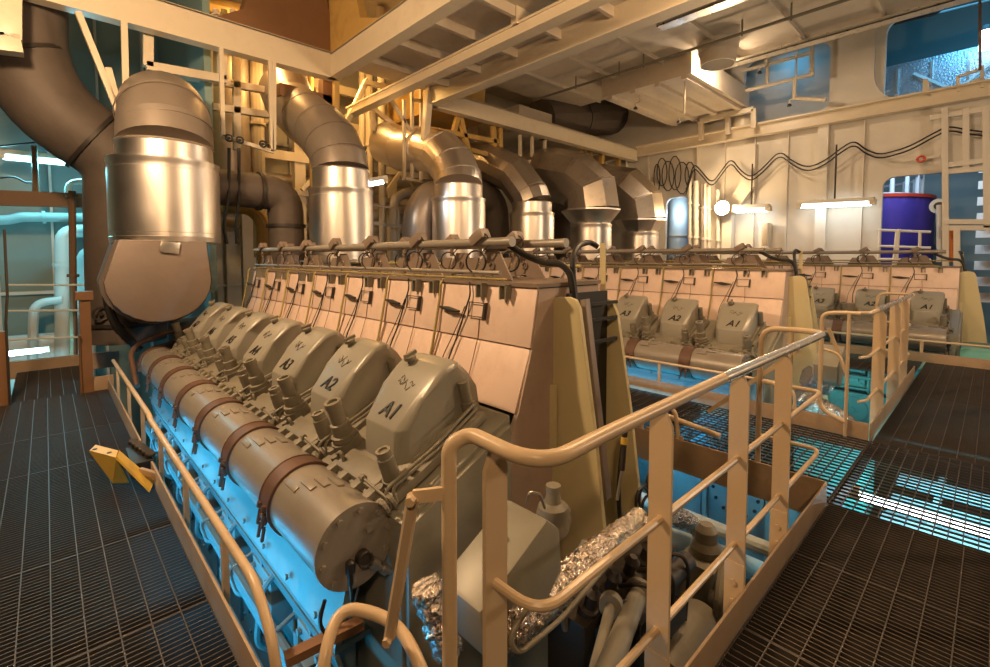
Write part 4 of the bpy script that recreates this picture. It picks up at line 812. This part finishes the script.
tag(MB().slab([at(922, 97, 'x', 13.7), at(931, 96, 'x', 13.7), at(928, 79, 'x', 13.7), at(923, 79, 'x', 13.7)], (.06, 0, 0)).build('lug', 'cream'), 'small cream upright lug on the long beam below the quilted tank', 'lug')
tag(MB().tube([at(980, 70, 'x', 13.6), at(980, -10, 'x', 13.6)], .022, 6).build('hanging_cable', 'rust'), 'brown cable hanging above the bent stand', 'cable')
W = thing('lamp', 'small white lit lamp in the upper right opening', 'lamp', at(985, 42, 'x', 15.5)); q = at(986, 40, 'x', 15.5); MB().tube([q + Vector((0, 0, .2)), q - Vector((0, 0, .2))], .12, 12).build('lamp_glass', 'tubewhite', W); MB().tube([q + Vector((0, 0, .2)), q + Vector((0, 0, .3))], .14, 12).build('lamp_cap', 'dark', W)
LR = thing('gallery_railing', 'cream pipe railing in the upper left opening above the bulkhead', 'railing', at(800, 110, 'x', 13.4))
for a, b, c, d in ((740, 92, 814, 74), (742, 71, 814, 52), (812, 40, 812, 76), (768, 50, 767, 84), (795, 78, 794, 98), (794, 98, 826, 100)): MB().tube([at(a, b, 'x', 13.4), at(c, d, 'x', 13.4)], .045, 8).build('rail_bar', 'cream', LR)
FRM = frame('support_frame', 'cream support frame standing on the long beam below the soffit box', 'frame', 13.45, [(701, 122, 701, 140), (701, 121, 754, 109), (754, 109, 754, 128), (728, 115, 728, 134)], .12, 'cream', None, 'x')
tag(MB().lathe([(.3, 0), (.3, .3), (.2, .35)], (14.0, 4.9, 5.12), (0, 0, 1), 16).build('ventilator', 'cream'), 'low round beige vent cap inside the cream support frame', 'vent')
struct(MB().box(15.4, 15.5, 2.6, 7.9, 4.95, 7.4).build('wall_inner', 'cream'))
# more steelwork and pipes in the dim casing between the ducts
p = MB()
for u in (247, 300, 322, 392, 446): 
    q = at(u, 200, 'y', 11.0); p.box(q.x - .12, q.x + .12, 10.95, 11.1, -2, 7.3)
for z, h in ((3.0, .14), (3.75, .2), (4.6, .26), (5.5, .2)): p.box(2.05, 10.5, 10.9, 11.0, z, z + h)
struct(p.build('trim_22', 'cream'))
p = MB()
for x0, x1 in ((2.2, 3.6), (4.2, 5.6), (6.2, 7.4)): p.bar((x0, 10.7, 3.1), (x1, 10.7, 4.6), .08, .1, (0, 1, 0)).bar((x1, 10.6, 3.1), (x0, 10.6, 4.6), .08, .1, (0, 1, 0))
struct(p.build('trim_23', 'cream'))
for u, r, m, l in ((209, .05, 'yelcable', 'thin yellow vertical pipe left of the valve frame'), (258, .12, 'cream', 'cream vertical pipe right of the valves'), (312, .06, 'ochre', 'ochre vertical pipe above the second exhaust duct'), (382, .09, 'cream', 'cream vertical pipe left of the ladder cage'), (448, .10, 'darkduct', 'dark vertical pipe behind the gusset plates'), (476, .06, 'cream', 'thin cream pipe behind the ochre trestle')):
    q = at(u, 150, 'y', 9.9); pipe_thing('riser_pipe', l, 'pipe', [(q.x, 9.9, 1.6), (q.x, 9.9, 7.3)], r, m, 12, 0, ((0, .45),), m)
for v, m, l in ((16, 'ochre', 'ochre pipe lying above the first cross beam near the rust column'), (34, 'white', 'white pipe lying above the first cross beam near the rust column'), (46, 'ochre', 'ochre pipe close above the first cross beam near the rust column')):
    pipe_thing('overhead_pipe', l, 'pipe', [at(200, v - 14, 'y', 9.3), at(318, v + 14, 'y', 9.3)], .13, m, 12, 0)
V = thing('valve_group', 'cluster of cream and yellow valves above the first cross beam', 'valve', at(222, 30, 'y', 8.6))
for u, m in ((216, 'cream'), (224, 'yelcable'), (233, 'cream')):
    MB().tube([at(u, 10, 'y', 8.6), at(u, 46, 'y', 8.6)], .05, 10).build('pipe', m, V); c = at(u, 22, 'y', 8.5); MB().lathe([(.05, -.12), (.1, -.05), (.1, .05), (.05, .12)], c, (0, 0, 1), 12).build('valve_body', m, V); MB().ring(c + Vector((0, -.12, 0)), (0, 1, 0), .09, .018, 14).build('handwheel', m, V)
# ------------------------------------------------------------------ fittings in the pit in front of the nearest engine
FO = thing('foil_wrapped_pipe', 'crumpled foil wrapped pipe in the pit below the curved middle rail', 'pipe', (1.6, 1.25, -.4))
def foil(name, pts, r, parent, n=22):
    P = [Vector(p) for p in pts]; Q = []
    for a, b in zip(P, P[1:]):
        m = max(2, int((b - a).length / .018))
        for k in range(m): Q.append(a.lerp(b, k / m))
    mb = MB(); mb.tube(Q, [r * (1 + .13 * math.sin(i * 1.7) * random.random() + random.uniform(-.09, .09)) for i in range(len(Q))], n)
    for v in mb.bm.verts: v.co += Vector((random.uniform(-1, 1), random.uniform(-1, 1), random.uniform(-1, 1))) * .008
    return mb.build(name, 'foil', parent, 20)
foil('wrapping', [at(505, 628, 'y', 1.05), at(540, 605, 'y', 1.12), at(590, 560, 'y', 1.2), at(640, 520, 'y', 1.3)], .062, FO)
MB().tube([at(530, 605, 'y', 1.0), at(508, 638, 'y', 1.0), at(518, 655, 'y', 1.0), at(560, 620, 'y', 1.02), at(640, 528, 'y', 1.15)], .009, 8, .05).build('trace_pipe', 'cast', FO)
F2 = thing('foil_wrapped_pipe', 'short foil wrapped joint low between link bar and upright rail', 'pipe', at(435, 620, 'y', 1.35)); foil('wrapping', [at(425, 585, 'y', 1.42), at(440, 625, 'y', 1.38), at(452, 660, 'y', 1.33)], .055, F2)
F3 = thing('foil_wrapped_pipe', 'foil wrapped hose running into the pit behind the second flat post', 'pipe', at(700, 520, 'y', 1.7)); foil('wrapping', [at(672, 514, 'y', 1.75), at(690, 522, 'y', 1.7), at(706, 536, 'y', 1.62)], .07, F3)
F4 = thing('foil_wrapped_pipe', 'foil wrapped pipe low beside the turquoise base between the two aisles', 'pipe', (5.95, 1.25, -.3)); foil('wrapping', [(5.75, 1.4, .15), (5.85, 1.2, .0), (6.0, 1.0, -.15)], .11, F4); foil('wrapping', [(6.05, 1.4, .3), (6.2, 1.2, .2)], .12, F4)
for i, (a, b, r, l) in enumerate((((590, 690, .95), (612, 600, 1.22), .024, 'thinner grey pipe slanting down between foil and thick pipe'), ((600, 690, .9), (640, 590, 1.25), .046, 'thick grey pipe with a flange slanting down in the pit'))):
    pipe_thing('pit_pipe', l, 'pipe', [at(a[0], a[1], 'y', a[2]), at(b[0], b[1], 'y', b[2])], r, 'cast', 18, 0, ((0, .93),), 'cast')
pipe_thing('pit_pipe', 'smooth grey pipe lying across behind the second flat post', 'pipe', [at(655, 533, 'y', 1.9), at(725, 556, 'y', 1.62), at(760, 570, 'y', 1.5)], .085, 'pale', 16, 0)
VB = thing('valve', 'grey valve body with a wire handle right of the front chest', 'valve', at(548, 520, 'y', 1.38))
c = at(553, 518, 'y', 1.4); MB().lathe([(.03, -.10), (.075, -.06), (.085, 0), (.07, .06), (.04, .08), (.03, .13), (.035, .13), (.035, .16)], c, (0, 0, 1), 18).build('body', 'cast', VB); MB().tube([at(527, 504, 'y', 1.33), at(529, 492, 'y', 1.33), at(540, 494, 'y', 1.33), at(545, 508, 'y', 1.36)], .007, 6, .02).build('handle', 'chrome', VB); MB().cyl(c + Vector((.08, 0, 0)), c + Vector((.02, 0, 0)), .05).build('flange', 'cast', VB)
MB().tube([c + Vector((0, 0, -.08)), c + Vector((.03, -.02, -.35)), c + Vector((.1, 0, -.6))], .018, 8, .1).build('drain_pipe', 'cast', VB)
V2 = thing('valve', 'small valve with a curved wire handle above the foil pipe', 'valve', at(585, 562, 'y', 1.35)); c = at(582, 560, 'y', 1.35)
MB().lathe([(.03, -.05), (.05, 0), (.03, .05), (.018, .09)], c, (.3, 0, 1), 12).build('body', 'cast', V2); MB().tube([at(574, 556, 'y', 1.3), at(576, 549, 'y', 1.3), at(584, 551, 'y', 1.3), at(588, 560, 'y', 1.32)], .006, 6, .02).build('handle', 'chrome', V2)
MN = thing('manifold', 'dark oily manifold with bolts in the pit behind the foil pipe', 'manifold', (2.1, 1.35, .0))
p = MB(); p.box(1.8, 2.75, 1.28, 1.52, -.75, -.16, .03); p.cyl((1.85, 1.2, -.2), (2.7, 1.2, -.2), .06); p.box(2.0, 2.5, 1.1, 1.3, -.4, -.28, .02); p.build('body', 'dark', MN)
for k in range(5): MB().lathe([(.05, 0), (.05, .04), (.03, .05), (.03, .12), (.045, .13), (.02, .16)], (1.9 + .18 * k, 1.34, -.17), (0, -.3, 1), 12).build('cap', 'dark', MN)
for k in range(4): MB().tube([(1.95 + .18 * k, 1.3, -.12), (1.98 + .18 * k, 1.16, -.05), (2.06 + .18 * k, 1.14, -.15), (2.02 + .18 * k, 1.14, -.45)], .011, 7, .08).build('oil_pipe', 'dark', MN)
HS = thing('cable_bundle', 'bundle of looped black cables beside the right yellow plate', 'cables', at(650, 520, 'y', 1.5))
for u, v, a, b in ((648, 500, 9, 16), (643, 505, 7, 18), (652, 508, 10, 14), (655, 482, 8, 12)): MB().tube([at(u + a * math.cos(2 * PI * k / 14), v + b * math.sin(2 * PI * k / 14), 'y', 1.45) for k in range(14)], .009, 6, closed=True).build('cable_loop', 'black', HS)
MB().tube([at(626, 425, 'y', 1.45), at(622, 450, 'y', 1.45), at(618, 490, 'y', 1.45), at(620, 520, 'y', 1.45)], .013, 8, .1).build('cable', 'black', HS)
HJ = thing('gas_strut', 'dark strut with a brass joint leaning beside the right yellow plate', 'strut', at(618, 490, 'y', 1.42)); MB().cyl(at(625, 430, 'y', 1.42), at(622, 470, 'y', 1.42), .016).build('cylinder', 'dark', HJ); MB().cyl(at(622, 470, 'y', 1.42), at(617, 500, 'y', 1.42), .009).build('rod', 'chrome', HJ); MB().cyl(at(624.5, 437, 'y', 1.42), at(624, 444, 'y', 1.42), .02).build('joint', 'ybracket', HJ)
PM = thing('pump', 'brown oily pump block in the pit between the last two flat posts', 'pump', at(715, 590, 'y', 1.25))
c = at(705, 590, 'y', 1.25); p = MB(); p.obox(c, (.34, .25, .5), None, .03); p.cyl(c + Vector((-.14, -.1, .08)), c + Vector((-.14, -.2, .08)), .07, n=18); p.build('body', 'cast', PM); MB().cyl(c + Vector((-.14, -.19, .08)), c + Vector((-.14, -.215, .08)), .035, n=14).build('bore', 'black', PM); MB().lathe([(.09, 0), (.1, .05), (.07, .09), (.07, .16), (.04, .2)], c + Vector((.0, 0, .25)), (0, 0, 1), 14).build('cap', 'cast', PM)
MB().tube([c + Vector((-.1, -.15, .3)), c + Vector((-.3, -.2, .2)), c + Vector((-.28, -.2, -.4))], .03, 8, .1).build('side_pipe', 'cast', PM)
p = MB(); c = at(690, 650, 'y', 1.1); p.tube([c + Vector((-.3, 0, 0)), c + Vector((.25, .05, 0))], .13, 20); tag(p.build('air_bottle', 'cast'), 'rounded pale cylinder low behind the bottom toe plate', 'cylinder')
BO = thing('oil_pan', 'brown cross member with cable clips under the low tube loop', 'bracket', at(320, 640, 'y', 1.75)); MB().bar(at(285, 660, 'y', 1.8), at(362, 622, 'y', 1.75), .05, .035).build('cross_bar', 'rust', BO); MB().tube([at(325, 600, 'y', 1.78), at(318, 625, 'y', 1.78), at(332, 640, 'y', 1.78), at(342, 610, 'y', 1.78)], .008, 6, .05).build('cable', 'black', BO)
p = MB(); p.box(5.62, 6.1, .78, 1.4, -1.0, -.12, .05); tag(p.build('base_block', 'green'), 'turquoise base block between the railings at the second aisle', 'block')
p = MB(); p.box(10.15, 11.0, -.35, .35, -.6, .22, .06); tag(p.build('base_block', 'green'), 'turquoise rounded block at the right edge beside the last engine', 'block')
# trays and tubes below the end platform and the aisles
TR = MB().box(5.5, 5.75, -1.6, .66, -.86, -.82).box(5.95, 6.35, -1.6, .66, -.9, -.86).box(6.6, 6.9, -1.6, .66, -.86, -.82).box(7.3, 7.6, -1.6, .66, -.86, -.82).box(5.4, 8, .3, .36, -.95, -.88).box(5.4, 8, -.9, -.84, -.95, -.88); tag(TR.build('drip_tray', 'bluefloor'), 'pale tray far below the coarse see-through grating', 'tray')
for i, (x, z) in enumerate(((4.15, -.75), (4.6, -1.0))): pipe_thing('pit_pipe', ('pale pipe under the see-through grating, nearer the toe plate', 'pale pipe under the see-through grating, nearer the tube light')[i], 'pipe', [(x, -1.4, z), (x, 2.4, z)], .06, 'pale', 12, 0)
tube_light('bright tube light below the coarse see-through grating', (4.95, -1.3, -.42), (4.95, .74, -.42), .075, 'tubewhite', False)
tube_light('tube light in the pit on the aisle side of the nearest engine', (3.575, 2.3, -.45), (3.575, 4.2, -.45), .06, 'tubeblue', False)
tube_light('tube light hidden under the aisle grating beside the middle engine', (5.0, 2.6, -.3), (5.0, 4.6, -.3), .06, 'tubeblue', False)
tube_light('tube light under the left walkway beside the nearest engine', (.30, 2.2, -.45), (.30, 4.2, -.45), .06, 'tubeblue', False)
tube_light('tube light under the far half of the left walkway', (.30, 4.9, -.45), (.30, 6.9, -.45), .06, 'tubeblue', False)
MP = thing('machine_panel', 'blue lit machine panel with a round cover and top pipe, below the aisle', 'machine', (5.6, 1.75, -1.9))
p = MB(); p.box(5.42, 5.55, .92, 2.75, -1.9, -.66, .03); p.box(5.40, 5.44, 1.02, 1.5, -1.6, -.8, .02); p.box(5.40, 5.44, 2.25, 2.65, -1.6, -.8, .02)
for y in (1.0, 1.55, 2.2, 2.7): p.box(5.38, 5.43, y - .02, y + .02, -1.9, -.66)
p.build('panel', 'panel', MP); c = at(737, 492, 'x', 5.4); MB().cyl(c, c - Vector((.05, 0, 0)), .27, n=30).build('round_cover', 'panel', MP); e = MB(); e.cyl(c - Vector((.05, 0, 0)), c - Vector((.07, 0, 0)), .05)
for j in range(12): e.bolt(c + Vector((-.05, .23 * math.cos(j * PI / 6), .23 * math.sin(j * PI / 6))), (-1, 0, 0), .018, .02)
e.bar(c + Vector((-.07, .02, 0)), c + Vector((-.07, .02, -.2)), .03, .03); e.build('cover_bolt', 'dark', MP)
MB().tube([(5.34, .92, -.62), (5.34, 2.8, -.62)], .06, 14).build('pipe_rail', 'panel', MP)
for k, y in enumerate((1.05, 1.1, 1.16)): MB().tube([(5.36, y, -.68), (5.33, y + .02, -1.1), (5.36, y - .03, -1.6)], .013, 7).build('cable', 'black', MP)
MB().slab([(5.3, 2.3, -.58), (5.3, 2.12, -.58), (5.3, 2.18, -.34), (5.3, 2.24, -.34)], (.03, 0, 0)).tube([(5.32, 2.45, -.6), (5.32, 2.2, -.42), (5.32, 2.0, -.6)], .03, 8).build('lifting_lug', 'side', MP)
# ------------------------------------------------------------------ light: deckhead lamps, tubes, flood lamp
def deck_lamp(label, loc, e, col, r=.16, top=7.4, drop=.25):
    L = thing('deckhead_lamp', label, 'lamp', loc, 'deckhead lamps'); q = Vector(loc)
    MB().lathe([(.2, .10), (.22, .05), (.19, 0), (.14, -.0)], q, (0, 0, 1), 18).build('lamp_housing', 'dark', L); MB().lathe([(.13, .02), (.12, -.03), (.06, -.06)], q, (0, 0, 1), 16).build('lamp_glass', 'spot', L); MB().cyl(q + Vector((0, 0, .09)), q + Vector((0, 0, top - q.z)), .025, n=8).build('stem', 'dark', L)
    lamp('POINT', 'deckhead_lamp_light', q - Vector((0, 0, drop)), e, col, size=r)
WARM3 = (1, .75, .50); WARM = (1, .63, .32); WARM2 = (1, .65, .35); BLUE = (.0, .37, .70); CYAN = (.18, .78, .95)
deck_lamp('deckhead lamp over the left walkway, out of the picture above', (-.6, 4.4, 4.3), 760, WARM2)
deck_lamp('deckhead lamp under the strip between the beams', (4.4, 1.0, 4.5), 330, WARM2, top=4.98)
deck_lamp('deckhead lamp behind the photographer', (-1.2, -1.3, 3.7), 250, WARM)
deck_lamp('added fill lamp for the deckhead, beyond the right edge of the picture', (7.5, -3.0, 3.0), 390, WARM3)  # unseen lamp added to brighten deckhead, right bulkhead and engine fronts
deck_lamp('deckhead lamp under the ribbed deckhead near the round trunk stub', (10.9, 4.4, 5.90), 230, WARM3, .06, 6.0, .12)
deck_lamp('deckhead lamp in the casing behind the swan neck duct', (4.6, 9.4, 5.5), 120, (1, .55, .16))
deck_lamp('deckhead lamp in the casing above the first exhaust ducts', (2.9, 8.9, 5.6), 70, (1, .55, .17))
lamp('POINT', 'flood_lamp_light', FQ - Vector((.16, 0, 0)), 110, (1, .68, .36), size=.12)
def tl(name, p, q, e, col, target):
    p = Vector(p); q = Vector(q); c = (p + q) / 2; d = (q - p); o = lamp('AREA', name, c, e, col, target, d.length, .06)
    z = (Vector(target) - c); z = (z - d.normalized() * z.dot(d.normalized())).normalized(); x = d.normalized(); y = (-z).cross(x)
    o.matrix_world = Matrix.Translation(c) @ Matrix((x, y, -z)).transposed().to_4x4(); return o
tl('tube_light', (.36, 2.0, -.42), (.36, 4.2, -.42), 30, BLUE, (1.1, 3.1, -.2)); tl('tube_light', (.36, 4.6, -.42), (.36, 7.0, -.42), 30, BLUE, (1.1, 5.8, -.2))
tl('tube_light', (3.575, 2.3, -.45), (3.575, 4.2, -.45), 170, BLUE, (5.6, 2.4, -.7))
tl('tube_light', (4.95, -1.2, -.47), (4.95, .7, -.47), 60, CYAN, (6.0, -.2, -.9)); tl('tube_light', (5.05, 2.0, -.28), (5.05, 4.6, -.28), 34, BLUE, (5.8, 3.3, -.25)); tl('tube_light', (6.5, -1.2, -.3), (6.5, .6, -.3), 25, CYAN, (6.6, -.2, -1)); tl('tube_light', (9.0, 1.0, -.7), (9.0, 3.4, -.7), 16, (.2, .9, .8), (9.8, 1.8, -.5))
tl('tube_light', at(3, 158, 'y', 11.5), at(94, 167, 'y', 11.5), 80, CYAN, (.2, 9.5, 1.5)); tl('tube_light', at(8, 355, 'y', 10.4), at(44, 351, 'y', 10.4), 40, CYAN, (0, 12, .5))
tl('tube_light', at(737, 214, 'x', 13.5), at(766, 213, 'x', 13.5), 4, (.8, .93, 1), (13.9, 5, 0)); tl('tube_light', at(802, 210, 'x', 13.5), at(870, 207, 'x', 13.5), 5, (.8, .93, 1), (13.9, 2.7, 0))
tl('tube_light', at(362, 188, 'y', 7.25), at(382, 184, 'y', 7.25), 10, (.9, .97, 1), (3.9, 7.0, 0))
lamp('AREA', 'tank_room_light', (15.0, 1.5, 4.5), 90, (.55, .75, 1), (17, 1.0, 1), 1.2); lamp('AREA', 'upper_room_light', (14.8, .2, 7.4), 110, (.10, .5, .9), (16.4, -.3, 5.2), 1.5); lamp('AREA', 'upper_room_light', (14.7, 4.2, 7.2), 8, (.12, .5, 1), (15.3, 4, 5.5), .6)
lamp('POINT', 'doorway_light', (14.6, 6.9, 3.0), 25, (.6, .8, 1), size=.1)
SC.world = bpy.data.worlds.new('world'); SC.world.use_nodes = True; bg = SC.world.node_tree.nodes['Background']; bg.inputs[0].default_value = (1, .74, .5, 1); bg.inputs[1].default_value = .01
SC.view_settings.exposure = 0
